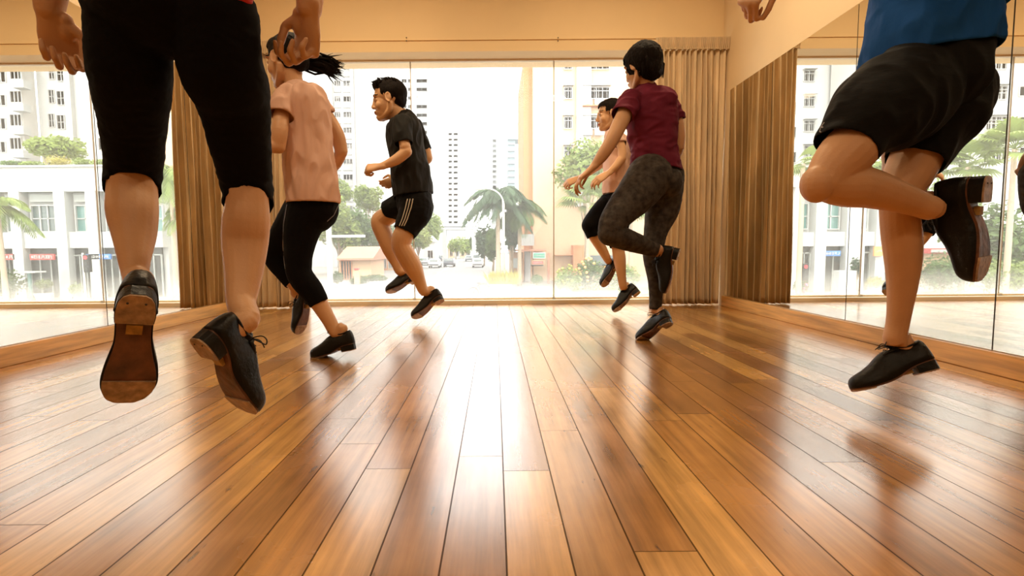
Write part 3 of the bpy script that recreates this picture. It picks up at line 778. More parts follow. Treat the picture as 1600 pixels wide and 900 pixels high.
# ---- 2. front right dancer in blue
R2 = thing('person', 'dancer in blue shirt and wide black shorts at front right, one foot kicked up behind', 'person', (1.24, 1.48, 0))
L1 = shoe(R2, Wp(1389, 577, 1.47), (-.86, .22, -.33), (-.12, -.30, -.95), .86, 'black laced tap shoe of the lower foot, toe pointing down', 'left')
L2 = shoe(R2, Wp(1506, 358, 1.40), (.03, .06, -1), (.52, -.85, .0), 1.06, 'black tap shoe of the raised foot, sole turned right', 'left')
g = G()
st = [P(1470, 120, 1.5, 50), P(1450, 200, 1.5, 44), P(1425, 260, 1.49, 42), P(1408, 300, 1.48, 36), P(1405, 330, 1.48, 33), P(1408, 362, 1.48, 34), P(1411, 400, 1.48, 32), P(1410, 440, 1.48, 26.5), P(1406, 480, 1.48, 21.5), P(1402, 508, 1.48, 19.5), P(1398, 532, 1.48, 19.5), (L1(.055, 0, .130), .0262*SK, 1), (L1(.055, 0, .104), .0245*SK, 1), (L1(.066, 0, .072), .019*SK, 1), (L1(.12, 0, .045), .014*SK, 1)]
th = [P(1415, 140, 1.43, 36), P(1370, 185, 1.40, 35), P(1330, 232, 1.38, 43), P(1303, 262, 1.37, 38), P(1290, 284, 1.365, 33)]
sh = [P(1289, 286, 1.365, 30), P(1312, 291, 1.37, 32), P(1350, 293, 1.38, 34), P(1395, 305, 1.39, 28.5), P(1430, 317, 1.395, 23), P(1458, 326, 1.40, 20), (L2(.055, 0, .130), .0262*SK, 1), (L2(.055, 0, .104), .0245*SK, 1), (L2(.066, 0, .072), .019*SK, 1), (L2(.12, 0, .045), .014*SK, 1)]
g.limb(st); g.limb(th); g.limb(sh)
g.ell(Wp(1277, 288, 1.36), (.042, .045, .05))
g.limb([P(1450, 110, 1.48, 88, .7), P(1452, 50, 1.5, 84, .7), P(1458, 0, 1.5, 80, .68), ((1.30, 1.5, 1.30), .155, .68), ((1.26, 1.5, 1.42), .165, .6), ((1.25, 1.5, 1.50), .14, .6), ((1.24, 1.5, 1.55), .07, .9)], seg=28)
hd = Head((1.19, 1.50, 1.72), (-1, .25, -.1), (-.1, 0, 1), 1.04); hd.build(g); g.limb(neck(hd, (1.24, 1.5, 1.53), .056))
g.limb([((1.22, 1.35, 1.49), .055), ((1.15, 1.25, 1.38), .05), ((1.06, 1.2, 1.27), .041), ((1.03, 1.2, 1.245), .038), ((.93, 1.25, 1.22), .036), (Wp(1200, -34, 1.33), .025)])
g.limb([((1.28, 1.68, 1.49), .055), ((1.34, 1.72, 1.38), .05), ((1.40, 1.72, 1.27), .04), ((1.33, 1.72, 1.31), .034), ((1.22, 1.74, 1.42), .025)])
hand(g, Wp(1198, -32, 1.33), (-.6, .05, -.75), (.5, .55, -.5), (.6, .3, -.2), .86, (70, 85, 50), .2)
hand(g, V((1.22, 1.74, 1.42)), (-.7, 0, .5), (-.2, -.8, 0), (0, 0, 1), .95, (50, 70, 50))
make_body(R2, g, .0036, M['skin'], hd)
g = G()
s1 = [P(1436, 128, 1.46, 66, .8), P(1400, 155, 1.43, 72, .8), P(1350, 190, 1.40, 60, .9), P(1319, 234, 1.38, 47, 1)]
s2 = [P(1478, 148, 1.5, 71, .75), P(1474, 172, 1.5, 69, .9), P(1454, 205, 1.5, 57, 1), P(1428, 255, 1.49, 47, 1)]
g.limb(s1, flat=True, seg=28); g.limb(s2, flat=True, seg=28)
wb = [P(1447, 130, 1.47, 98, .66), P(1449, 95, 1.48, 99, .62), P(1451, 66, 1.49, 95, .6)]
g.limb(wb, flat=True, seg=30); g.ell(Wp(1492, 150, 1.52), (.08, .095, .10))
sho = cloth(R2, 'black_shorts', M['black_nylon'], g, .0046, [endcut(s1, 1.5), endcut(s2, 1.5), endcut(wb, 1.2)], dict(amp=.012, freq=8, stretch=(1.3, 1, .7), gathers=()), smooth=22)
g = G()
lg = [Wp(1288, 196, 1.30), Wp(1283, 203, 1.30)]
surf_line(R2, sho, [(1289, 192), (1284, 199), (1288, 200)], .004, 'logo_mark', M['seam']); surf_line(R2, sho, [(1284, 199), (1282, 206), (1285, 207)], .003, 'logo_mark', M['seam'])
g = G()
tor = [P(1449, 100, 1.5, 110, .80), P(1451, 60, 1.5, 107, .78), P(1455, 20, 1.5, 102, .72), P(1460, -30, 1.5, 98, .72), ((1.30, 1.5, 1.30), .18, .72), ((1.27, 1.5, 1.42), .19, .66), ((1.25, 1.5, 1.51), .16, .66), ((1.24, 1.5, 1.56), .08, .9)]
g.limb(tor, flat=True, seg=30)
a1 = [((1.24, 1.36, 1.49), .075), ((1.18, 1.28, 1.41), .07), ((1.12, 1.23, 1.33), .065)]; a2 = [((1.28, 1.66, 1.49), .07), ((1.35, 1.72, 1.40), .066), ((1.38, 1.72, 1.33), .06)]
g.limb(a1, flat=True); g.limb(a2, flat=True)
cloth(R2, 'blue_shirt', M['blue'], g, .0052, [(Wp(1449, 91, 1.5), V((.03, 0, -1)).normalized(), .36), endcut(tor, 1.4), endcut(a1), endcut(a2)], dict(amp=.015, freq=9, stretch=(1.2, 1, .5)))
hair_cap(R2, hd, [((-.022, .042, 0), (.094, .085, .082))], [], .005)

# ---- 3. woman in pink shirt with ponytail
R3 = thing('person', 'dancer with a flying ponytail in pale pink shirt and black capri leggings at left', 'person', (-.85, 2.38, 0))
L1 = shoe(R3, Wp(519, 541, 2.36), (-.92, .22, -.20), (0, -.05, -1), .88, 'black tap shoe planted on the floor', 'left')
L2 = shoe(R3, Wp(471, 487, 2.52), (-.42, .05, -.88), (.62, -.25, -.6), .84, 'black tap shoe of the lifted rear foot', 'right')
g = G()
n1 = [P(487, 325, 2.36, 34), P(474, 352, 2.35, 28), P(468, 390, 2.34, 22), P(466, 413, 2.34, 19), P(470, 430, 2.34, 17), P(486, 453, 2.35, 16.5), P(501, 478, 2.36, 13.5), P(514, 500, 2.36, 11.5), P(525, 519, 2.36, 10.5), (L1(.055, 0, .130), .0262*SK, 1), (L1(.055, 0, .104), .0245*SK, 1), (L1(.066, 0, .072), .019*SK, 1), (L1(.12, 0, .045), .014*SK, 1)]
n2 = [P(480, 330, 2.45, 30), P(450, 365, 2.5, 23), P(433, 393, 2.52, 18), P(432, 404, 2.52, 16), P(448, 425, 2.52, 15.5), P(463, 448, 2.52, 12), (L2(.055, 0, .130), .0262*SK, 1), (L2(.055, 0, .104), .0245*SK, 1), (L2(.066, 0, .072), .019*SK, 1), (L2(.12, 0, .045), .014*SK, 1)]
g.limb(n1); g.limb(n2)
g.limb([P(486, 315, 2.38, 38, 1.1), P(485, 285, 2.38, 34, 1.15), P(483, 245, 2.37, 30, 1.15), P(480, 205, 2.36, 35, 1.1), P(474, 175, 2.36, 36, 1.2), P(466, 155, 2.36, 30, 1.2), P(461, 140, 2.36, 14, 1)], seg=26)
hd = Head(Wp(448, 96, 2.36), (-1, .42, -.06), (-.08, 0, 1), 1.0); hd.build(g); g.limb(neck(hd, Wp(463, 143, 2.36), .043))
g.limb([P(446, 157, 2.26, 12), P(440, 180, 2.23, 13), P(437, 205, 2.2, 14), P(435, 228, 2.2, 12)]); g.limb([P(435, 229, 2.2, 11.5), P(415, 228, 2.18, 10), P(395, 222, 2.16, 7)])
g.limb([P(492, 162, 2.48, 14), P(511, 186, 2.5, 13), P(527, 213, 2.5, 12), P(533, 236, 2.5, 10.5)]); g.limb([P(533, 237, 2.5, 10.5), P(525, 256, 2.55, 9), P(510, 272, 2.6, 7)])
hand(g, Wp(395, 222, 2.16), (-1, .2, .3), (0, 1, 0), (0, 0, 1), .9, (40, 60, 40)); hand(g, Wp(510, 272, 2.6), (-.8, .2, -.5), (-.3, .4, .6), (0, .8, .4), .88, (40, 60, 40))
make_body(R3, g, .0042, M['skin'], hd)
g = G()
a = [P(488, 322, 2.36, 40), P(474, 350, 2.35, 31.5), P(467, 390, 2.34, 23.5), P(466, 413, 2.34, 21), P(470, 432, 2.34, 19.5), P(486, 453, 2.35, 18.5), P(500, 475, 2.36, 14.5)]
b = [P(475, 328, 2.45, 32), P(449, 365, 2.5, 26), P(432, 393, 2.52, 20), P(432, 405, 2.52, 18), P(448, 426, 2.52, 16.5), P(460, 444, 2.52, 13.5)]
wb = [P(489, 325, 2.38, 41, 1.1), P(488, 300, 2.38, 39, 1.1)]
g.limb(a, flat=True); g.limb(b, flat=True); g.limb(wb, flat=True)
lg = cloth(R3, 'capri_leggings', M['black_knit'], g, .0055, [endcut(a, 1.5), endcut(b, 1.5), endcut(wb, 1.2)], dict(amp=.0015, freq=22))
surf_line(R3, lg, [(449, 320), (444, 350), (442, 385), (447, 425)], .004, 'side_seam', M['seam']); surf_line(R3, lg, [(528, 321), (521, 336), (509, 347)], .004, 'side_seam', M['seam'])
g = G()
tor = [P(489, 328, 2.37, 41.5, 1.15), P(489, 300, 2.37, 41.5, 1.15), P(486, 270, 2.37, 38, 1.15), P(481, 235, 2.36, 37, 1.15), P(478, 205, 2.36, 37.5, 1.15), P(475, 180, 2.36, 39, 1.2), P(470, 160, 2.36, 38, 1.25), P(464, 145, 2.36, 26, 1.2), P(460, 133, 2.36, 13, 1)]
g.limb(tor, flat=True, seg=28)
s1 = [P(450, 152, 2.27, 20), P(443, 168, 2.24, 20), P(440, 182, 2.22, 19)]; s2 = [P(490, 158, 2.46, 17), P(500, 170, 2.49, 16), P(508, 182, 2.5, 14.5)]
g.limb(s1, flat=True); g.limb(s2, flat=True)
cloth(R3, 'pink_shirt', M['pink'], g, .0052, [(Wp(489, 318, 2.37), V((0, 0, -1)), .3), endcut(tor, 1.4), endcut(s1), endcut(s2)], dict(amp=.018, freq=11, stretch=(1.3, 1, .45)))
rnd = random.Random(4); strands = []
root_, mid, tip = Wp(474, 100, 2.40), Wp(500, 101, 2.42), Wp(528, 118, 2.44)
for i in range(90):
    o1 = V([rnd.gauss(0, .008) for _ in range(3)]); sp = rnd.gauss(0, 1)
    t_ = rnd.uniform(.55, 1.05)
    end = Wp(500+36*t_, 110+9*sp-8*abs(rnd.random())*t_*.5, 2.44)+V((0, rnd.gauss(0, .02), 0))
    m1 = mid+o1*2+V((0, 0, -.006*sp)); m2 = (m1*.45+end*.55)+V((0, 0, .014-.008*abs(sp)))
    strands.append(([root_+o1, m1, m2, end], [.006, .0055, .0035, .0006]))
hair_cap(R3, hd, [((-.018, .030, 0), (.097, .091, .080)), ((.022, .062, 0), (.058, .046, .068)), ((-.075, -.012, 0), (.04, .045, .045))], strands, .0045, extra=[[(hd.L(-.06, .0, 0), .045), (Wp(474, 101, 2.40), .026), (Wp(484, 100, 2.41), .018), (Wp(500, 101, 2.42), .022), (Wp(516, 108, 2.43), .020), (Wp(524, 114, 2.43), .008)]], amp=.003)
tie = G().tube([Wp(479, 93, 2.405), Wp(480, 97, 2.38), Wp(481, 106, 2.40), Wp(480, 101, 2.43), Wp(479, 93, 2.405)], .006).build('hair_tie', M['black_knit'], R3)

# ---- 4. man in charcoal shirt by the window
R4 = thing('person', 'short-haired dancer in charcoal shirt and black striped shorts leaping before the window', 'person', (-.6, 3.4, 0))
L1 = shoe(R4, Wp(666, 476, 3.40), (-.86, .12, -.52), (-.35, -.25, -.9), .95, None, 'left')
L2 = shoe(R4, Wp(627, 441, 3.58), (-.90, .15, -.34), (-.2, -.25, -.9), .95, None, 'right')
g = G()
a = [P(650, 318, 3.4, 17), P(640, 345, 3.38, 15), P(630, 368, 3.36, 16.5), P(627, 384, 3.36, 15.5), P(636, 402, 3.37, 15.5), P(646, 419, 3.38, 14.5), P(655, 438, 3.39, 10), P(663, 456, 3.4, 7.8), (L1(.055, 0, .130), .0262*SK, 1), (L1(.055, 0, .104), .0245*SK, 1), (L1(.066, 0, .072), .019*SK, 1), (L1(.12, 0, .045), .014*SK, 1)]
b = [P(642, 318, 3.55, 15), P(618, 331, 3.58, 14.5), P(598, 342, 3.6, 15.5), P(594, 350, 3.6, 14.5), P(602, 371, 3.6, 13.5), P(611, 392, 3.6, 12.5), P(619, 410, 3.59, 9), P(626, 425, 3.58, 7.2), (L2(.055, 0, .130), .0262*SK, 1), (L2(.055, 0, .104), .0245*SK, 1), (L2(.066, 0, .072), .019*SK, 1), (L2(.12, 0, .045), .014*SK, 1)]
g.limb(a); g.limb(b)
g.limb([P(647, 305, 3.47, 21, 1.1), P(644, 280, 3.46, 23, 1.3), P(639, 250, 3.46, 22, 1.3), P(634, 215, 3.46, 23, 1.4), P(630, 195, 3.46, 19, 1.5), P(625, 180, 3.46, 10, 1)], seg=24)
hd = Head(Wp(607.5, 157.5, 3.42), (-1, -.08, -.10), (-.12, 0, 1), 1.13); hd.build(g); g.limb(neck(hd, Wp(624, 183, 3.45), .055))
g.limb([P(629, 195, 3.29, 8), P(630, 213, 3.26, 8), P(633, 230, 3.24, 9)]); g.limb([P(635, 237, 3.24, 9.3), P(620, 249, 3.23, 8.8), P(606, 256, 3.22, 7), P(594, 260, 3.21, 5.2)])
g.limb([P(650, 200, 3.64, 10), P(662, 226, 3.68, 9), P(668, 247, 3.68, 8)]); g.limb([P(668, 248, 3.68, 8), P(645, 268, 3.66, 7), P(620, 281, 3.64, 5.2)])
hand(g, Wp(595, 260, 3.21), (-1, 0, -.12), (.1, .6, -.6), (-.1, -.35, .9), 1.0, (60, 80, 50), .5); hand(g, Wp(620, 281, 3.64), (-.9, 0, -.35), (.2, .7, .4), (-.2, 0, 1), .98, (35, 45, 30), .4)
make_body(R4, g, .0042, M['skin2'], hd)
g = G()
s1 = [P(649, 312, 3.42, 25.5), P(649, 330, 3.4, 25.5), P(640, 348, 3.38, 21.5), P(631, 364, 3.36, 18)]
s2 = [P(640, 316, 3.55, 23), P(622, 324, 3.58, 20), P(604, 332, 3.6, 16.5)]
wb = [P(649, 325, 3.47, 27, 1.2), P(646, 298, 3.47, 27, 1.3)]
for q in (s1, s2, wb): g.limb(q, flat=True)
g.ell(Wp(657, 322, 3.47), (.085, .15, .09))
sho = cloth(R4, 'striped_shorts', M['black_nylon'], g, .0058, [endcut(s1, 1.5), endcut(s2, 1.5), endcut(wb, 1.2)], dict(amp=.006, freq=10))
for k in range(3): surf_line(R4, sho, [(637+k*4.2, 311), (634+k*4.2, 325), (629+k*3.9, 342), (623.5+k*3.6, 355)], .0062, 'white_stripe', M['white_stripe'], .004)
g = G()
tor = [P(646, 316, 3.47, 29.5, 1.3), P(645, 295, 3.47, 30, 1.3), P(641, 268, 3.46, 29, 1.3), P(636, 238, 3.46, 27, 1.35), P(632, 213, 3.46, 27, 1.45), P(631, 198, 3.46, 25, 1.6), P(629, 186, 3.46, 18, 1.7), P(624, 176, 3.45, 9.5, 1.1)]
g.limb(tor, flat=True, seg=26)
t1 = [P(629, 193, 3.30, 13), P(629, 210, 3.27, 13), P(631, 225, 3.25, 12)]; t2 = [P(646, 198, 3.62, 13), P(657, 218, 3.67, 12), P(663, 236, 3.68, 10.5)]
g.limb(t1, flat=True); g.limb(t2, flat=True)
cloth(R4, 'charcoal_shirt', M['darkshirt'], g, .0058, [(Wp(645, 306, 3.47), V((.12, 0, -1)).normalized(), .3), endcut(tor, 1.4), endcut(t1), endcut(t2)], dict(amp=.016, freq=10, stretch=(1.3, 1, .5)))
strands = []
rnd = random.Random(2)
for i in range(150):
    a_ = rnd.uniform(-.08, .075); c_ = rnd.uniform(-.06, .06); zz = .125-.9*max(0, abs(a_+.01)-.03)**1.2-3*c_*c_
    p0 = hd.L(a_, zz-.02, c_); strands.append(([p0, p0+(hd.u*.016+hd.f*rnd.uniform(.0, .014)+hd.s*rnd.uniform(-.006, .006))*hd.k, p0+(hd.u*.024+hd.f*rnd.uniform(.006, .026)+hd.s*rnd.uniform(-.01, .01))*hd.k], [.005, .004, .001]))
hair_cap(R4, hd, [((-.020, .043, 0), (.092, .084, .079)), ((-.055, .0, 0), (.05, .05, .06)), ((.03, .085, 0), (.05, .032, .05))], strands, .0055)

# ---- 5. woman in maroon
R5 = thing('person', 'short-haired dancer in maroon shirt and mottled grey leggings, back turned, right of the window', 'person', (.88, 2.75, 0))
L1 = shoe(R5, Wp(1020, 511, 2.72), (-.60, .55, -.52), (-.1, -.45, -.88), .86, None, 'right')
L2 = shoe(R5, Wp(1041, 421, 2.66), (-.24, .12, -.95), (.86, -.38, -.18), .92, None, 'left')
g = G()
a = [P(1033, 280, 2.8, 32), P(1034, 310, 2.8, 27), P(1031, 335, 2.8, 22), P(1024, 362, 2.79, 16.5), P(1021, 385, 2.78, 14.5), P(1021, 405, 2.78, 14), P(1024, 434, 2.76, 10.5), P(1025, 465, 2.75, 8.5), P(1024, 486, 2.74, 7.8), (L1(.055, 0, .130), .0262*SK, 1), (L1(.055, 0, .104), .0245*SK, 1), (L1(.066, 0, .072), .019*SK, 1), (L1(.12, 0, .045), .014*SK, 1)]
b = [P(1014, 280, 2.7, 30), P(993, 305, 2.65, 27), P(971, 330, 2.6, 22), P(956, 350, 2.56, 18), P(952, 364, 2.55, 16)]
c = [P(953, 365, 2.55, 16), P(975, 372, 2.58, 15), P(1000, 381, 2.62, 12), P(1018, 387, 2.65, 9.5), P(1030, 391, 2.66, 8.5), (L2(.055, 0, .130), .0262*SK, 1), (L2(.055, 0, .104), .0245*SK, 1), (L2(.066, 0, .072), .019*SK, 1), (L2(.12, 0, .045), .014*SK, 1)]
for q in (a, b, c): g.limb(q)
g.limb([P(1024, 275, 2.75, 35, .8), P(1023, 250, 2.75, 31, .75), P(1021, 215, 2.75, 33, .7), P(1018, 185, 2.75, 37, .65), P(1014, 163, 2.75, 38, .6), P(1011, 147, 2.75, 22, .7)], seg=26)
hd = Head(Wp(1003, 106, 2.75), (-.60, .80, -.12), (-.05, .05, 1), .99); hd.build(g); g.limb(neck(hd, Wp(1010, 146, 2.76), .043))
g.limb([P(983, 160, 2.7, 12.5), P(975, 180, 2.66, 12.5), P(963, 205, 2.62, 11.8), P(952, 226, 2.6, 10.5), P(941, 243, 2.6, 9.5), P(931, 256, 2.6, 7), P(925, 263, 2.6, 5.6)])
g.limb([P(1046, 162, 2.75, 11.5), P(1056, 185, 2.75, 11), P(1061, 208, 2.75, 10), P(1061, 228, 2.76, 9)]); g.limb([P(1061, 229, 2.76, 8.8), P(1052, 250, 2.84, 7.8), P(1030, 275, 2.92, 6)])
hand(g, Wp(925, 263, 2.6), (-.85, .1, -.72), (-.35, .1, -.8), (-.4, .7, .5), .92, (22, 35, 30), .1); hand(g, Wp(1030, 275, 2.92), (-.85, .1, -.45), (0, -.5, .8), (0, 1, 0), .9, (40, 50, 40))
make_body(R5, g, .0044, M['skin'], hd)
g = G()
a2 = [P(1034, 278, 2.8, 35), P(1035, 306, 2.8, 31), P(1034, 328, 2.8, 26.5), P(1025, 360, 2.79, 18.5), P(1021, 385, 2.78, 16), P(1021, 405, 2.78, 15.5), P(1024, 434, 2.76, 12), P(1025, 462, 2.75, 10), P(1024, 484, 2.74, 9.2)]
b2 = [P(1015, 276, 2.7, 35), P(993, 305, 2.65, 30.5), P(972, 328, 2.6, 25), P(957, 348, 2.56, 20.5), P(953, 364, 2.55, 18)]
c2 = [P(953, 365, 2.55, 18.5), P(975, 373, 2.58, 17), P(1000, 382, 2.62, 14), P(1015, 388, 2.65, 11.5), P(1026, 391, 2.66, 11)]
wb = [P(1024, 285, 2.76, 39, .85), P(1024, 260, 2.76, 37, .8)]
for q in (a2, b2, c2, wb): g.limb(q, seg=24, flat=q is not b2)
g.ell(Wp(1043, 285, 2.72), (.075, .09, .085))
cloth(R5, 'grey_leggings', M['grey_knit'], g, .0052, [endcut(a2, 1.5), endcut(c2, 1.6), endcut(wb, 1.2)], dict(amp=.0018, freq=24, stretch=(.8, .8, 1.5), gathers=((a2[-1][0], .08, .002, 240),)))
g = G()
tor = [P(1025, 278, 2.75, 40, .82), P(1024, 258, 2.75, 39, .8), P(1022, 232, 2.75, 36.5, .75), P(1020, 208, 2.75, 38.5, .72), P(1017, 182, 2.75, 41.5, .7), P(1014, 164, 2.75, 43.5, .68), P(1012, 151, 2.75, 36, .7), P(1010, 142, 2.75, 20, .85), P(1008, 134, 2.76, 13.5, 1)]
g.limb(tor, flat=True, seg=28)
s1 = [P(986, 157, 2.71, 16), P(979, 169, 2.68, 16.5), P(972, 181, 2.65, 15)]; s2 = [P(1044, 160, 2.75, 14), P(1053, 175, 2.75, 14), P(1058, 189, 2.75, 12.5)]
g.limb(s1, flat=True); g.limb(s2, flat=True)
cloth(R5, 'maroon_shirt', M['maroon'], g, .0052, [(Wp(1024, 264, 2.75), V((-.08, 0, -1)).normalized(), .3), endcut(tor, 1.4), endcut(s1), endcut(s2)], dict(amp=.013, freq=11, stretch=(.7, 1, 1.4)))
strands = []
rnd = random.Random(9)
for i in range(130):
    a_ = rnd.uniform(-.09, .035); c_ = rnd.choice((-1, 1))*rnd.uniform(.03, .08); p0 = hd.L(a_*.8, .05-.2*abs(a_), c_*.75)
    strands.append(([p0, hd.L(a_*1.0+.01, .02, c_*1.0), hd.L(a_+.012+rnd.uniform(-.01, .02), -.03+rnd.uniform(-.012, .01), c_*.98)] if a_ > .0 else [p0, hd.L(a_*1.0, .0, c_*.95), hd.L(a_*.9, -.065+rnd.uniform(-.012, .01), c_*.85)], [.0045, .0045, .001]))
hair_cap(R5, hd, [((-.014, .032, 0), (.104, .100, .093)), ((-.052, -.028, 0), (.060, .062, .066)), ((.03, .05, 0), (.062, .06, .078))], strands, .0052, bob=True, amp=.006)

# ---- 6. woman beyond, pale shirt
R6 = thing('person', 'farthest dancer, pale pink shirt and black capris, partly hidden behind the maroon shirt', 'person', (.89, 3.8, 0))
L1 = shoe(R6, Wp(975, 466, 3.75), (-.78, .1, -.62), (-.3, -.25, -.9), .92, None, 'left')
L2 = shoe(R6, Wp(952, 426, 3.80), (-.62, .1, -.78), (-.2, -.25, -.7), .86, None, 'right')
g = G()
a = [P(966, 315, 3.78, 16), P(968, 345, 3.78, 14), P(965, 375, 3.77, 11), P(966, 390, 3.76, 10), P(968, 405, 3.755, 10), P(971, 430, 3.75, 7.3), P(974, 450, 3.75, 6), (L1(.055, 0, .130), .0262*SK, 1), (L1(.055, 0, .104), .0245*SK, 1), (L1(.066, 0, .072), .019*SK, 1), (L1(.12, 0, .045), .014*SK, 1)]
b = [P(960, 315, 3.85, 16), P(938, 334, 3.8, 14), P(922, 352, 3.78, 11.5)]
c = [P(922, 354, 3.78, 11), P(930, 372, 3.78, 9), P(941, 390, 3.79, 8), P(950, 407, 3.8, 6), (L2(.055, 0, .130), .0262*SK, 1), (L2(.055, 0, .104), .0245*SK, 1), (L2(.066, 0, .072), .019*SK, 1), (L2(.12, 0, .045), .014*SK, 1)]
for q in (a, b, c): g.limb(q)
g.limb([P(963, 300, 3.82, 17, 1.25), P(963, 270, 3.82, 15, 1.25), P(963, 240, 3.82, 17, 1.3), P(960, 220, 3.82, 17, 1.5), P(956, 206, 3.82, 8, 1)], seg=24)
hd = Head(Wp(952.5, 180, 3.82), (-1, .05, -.06), (-.08, 0, 1), 1.0); hd.build(g); g.limb(neck(hd, Wp(957, 206, 3.83), .042))
g.limb([P(966, 215, 3.70, 8), P(971, 232, 3.69, 7.5), P(972, 246, 3.68, 7)]); g.limb([P(972, 247, 3.68, 6.8), P(961, 261, 3.67, 6), P(950, 271, 3.66, 4.3)])
g.limb([P(953, 217, 3.94, 7.5), P(949, 235, 3.96, 7), P(942, 254, 3.96, 6.4)]); g.limb([P(942, 255, 3.96, 6.2), P(920, 270, 3.96, 5.2), P(903, 279, 3.96, 4)])
hand(g, Wp(950, 271, 3.66), (-.85, 0, -.52), (-.3, .4, -.6), (-.5, .2, .8), .95, (25, 30, 25), .1); hand(g, Wp(903, 279, 3.96), (-.9, 0, -.35), (.2, .6, -.5), (-.3, -.2, .9), .95, (45, 60, 40), .4)
make_body(R6, g, .0048, M['skin2'], hd)
g = G()
a2 = [P(966, 312, 3.78, 18.5), P(968, 345, 3.78, 16), P(965, 372, 3.77, 13), P(965, 388, 3.76, 12)]
b2 = [P(960, 312, 3.86, 18.5), P(938, 333, 3.8, 16), P(923, 352, 3.78, 14)]; c2 = [P(922, 352, 3.78, 13), P(926, 362, 3.78, 12), P(929, 370, 3.78, 11.5)]
wb = [P(964, 320, 3.82, 21, 1.2), P(963, 303, 3.82, 20, 1.2)]
for q in (a2, b2, c2, wb): g.limb(q, flat=q is not b2)
cloth(R6, 'capri_leggings', M['black_knit'], g, .006, [endcut(a2, 1.5), endcut(c2, 1.4), endcut(wb, 1.2)], dict(amp=.0015, freq=20))
g = G()
tor = [P(963, 312, 3.82, 21.5, 1.2), P(963, 292, 3.82, 21, 1.25), P(963, 268, 3.82, 20, 1.3), P(964, 240, 3.82, 21, 1.35), P(961, 222, 3.82, 20, 1.5), P(957, 210, 3.82, 13, 1.5), P(955, 203, 3.82, 8.5, 1.1)]
g.limb(tor, flat=True, seg=26)
s1 = [P(965, 214, 3.72, 10.5), P(969, 226, 3.70, 10)]; s2 = [P(955, 216, 3.93, 10), P(951, 229, 3.95, 9.5)]
g.limb(s1, flat=True); g.limb(s2, flat=True)
cloth(R6, 'pale_shirt', M['pink'], g, .006, [(Wp(963, 303, 3.82), V((0, 0, -1)), .3), endcut(tor, 1.4), endcut(s1), endcut(s2)], dict(amp=.008, freq=9))
hair_cap(R6, hd, [((-.018, .034, 0), (.096, .088, .080)), ((.025, .062, 0), (.058, .046, .068)), ((-.10, .04, 0), (.035, .035, .035))], [], .0055)

# ------------------------------------------------------------------ outdoors (one floor below, street running away)
GZ = -2.6
def gpx(px, Y): p = Wp(px, 400, Y); return p.x
g = G(); g.box((-90, 30, GZ-.3), (90, 400, GZ-.02)); struct(g, 'ground', M['pave'], origin=(0, 30, GZ))
tag(G().box((-90, D+1.2, GZ-.3), (90, 30, GZ-.02)).build('ground', M['pave'], origin=(0, 15, GZ)), kind='structure')
g = G(); xl, xr = -9.5, .8
g.add([(xl-3, 18, GZ), (xr, 18, GZ), (xr-1.5, 70, GZ), (-3.5, 400, GZ), (-24, 400, GZ), (xl-5, 70, GZ)], [(0, 1, 2, 3, 4, 5)]); g.add([(-90, 18, GZ), (90, 18, GZ), (90, 30, GZ), (-90, 30, GZ)], [(0, 1, 2, 3)])
rd = g.build('road', M['road'], origin=(0, 40, GZ)); tag(rd, kind='structure')
g = G()
for i in range(14):
    y = 34+i*8; x = -6.2-.035*(y-34); g.box((x-.07, y, GZ), (x+.07, y+3, GZ+.01))
for x0_, x1_ in ((-9, -6.5), (-5, -3), (-2.2, -.4)): g.box((x0_, 31.5, GZ), (x1_, 31.9, GZ+.01))
tag(g.build('lane_marking', M['line'], rd))

WCACHE = {}
def window_mesh(w_, h_, style):
    key = (round(w_, 2), round(h_, 2), style)
    if key in WCACHE: return WCACHE[key].copy()
    g = G(); nx, nz, gl, fr, grille = style; d = .12; t = .06
    g.box((-w_/2, .02, -h_/2), (w_/2, .10, h_/2), 1)
    for a, b in (((-w_/2-t, -d, -h_/2-t), (w_/2+t, .05, -h_/2)), ((-w_/2-t, -d, h_/2), (w_/2+t, .05, h_/2+t)), ((-w_/2-t, -d, -h_/2), (-w_/2, .05, h_/2)), ((w_/2, -d, -h_/2), (w_/2+t, .05, h_/2))): g.box(a, b)
    for i in range(1, nx): x = -w_/2+w_*i/nx; g.box((x-.035, -.06, -h_/2), (x+.035, .05, h_/2))
    for i in range(1, nz): z = -h_/2+h_*i/nz; g.box((-w_/2, -.06, z-.03), (w_/2, .05, z+.03))
    for i in range(grille):
        x = -w_/2+w_*(i+.5)/grille; g.box((x-.012, -d-.03, -h_/2), (x+.012, -d, h_/2))
    if grille: g.box((-w_/2, -d-.05, h_/2-.35), (w_/2, -d-.01, h_/2-.3)); g.box((-w_/2-.15, -.5, h_/2+.12), (w_/2+.15, .05, h_/2+.2))
    me = g.mesh('window'); me.materials.append(M[fr]); me.materials.append(M[gl]); WCACHE[key] = me
    return me.copy()
def windows(root, lst, y, style, name='window'):
    base = wloc(root); share = {}
    for x, z, w_, h_ in lst:
        k = (round(w_, 2), round(h_, 2))
        if k not in share: share[k] = window_mesh(w_, h_, style)
        o = bpy.data.objects.new(name, share[k]); COL.objects.link(o); o.parent = root; o.location = V((x, y-.02, z))-base
def rect(fn, x0, x1, y0, y1, Y):
    ym, xm = (y0+y1)/2, (x0+x1)/2; a, b = fn(x0, ym, Y), fn(x1, ym, Y); c, d = fn(xm, y0, Y), fn(xm, y1, Y); return (a.x+b.x)/2, (c.z+d.z)/2, abs(a.x-b.x), abs(c.z-d.z)
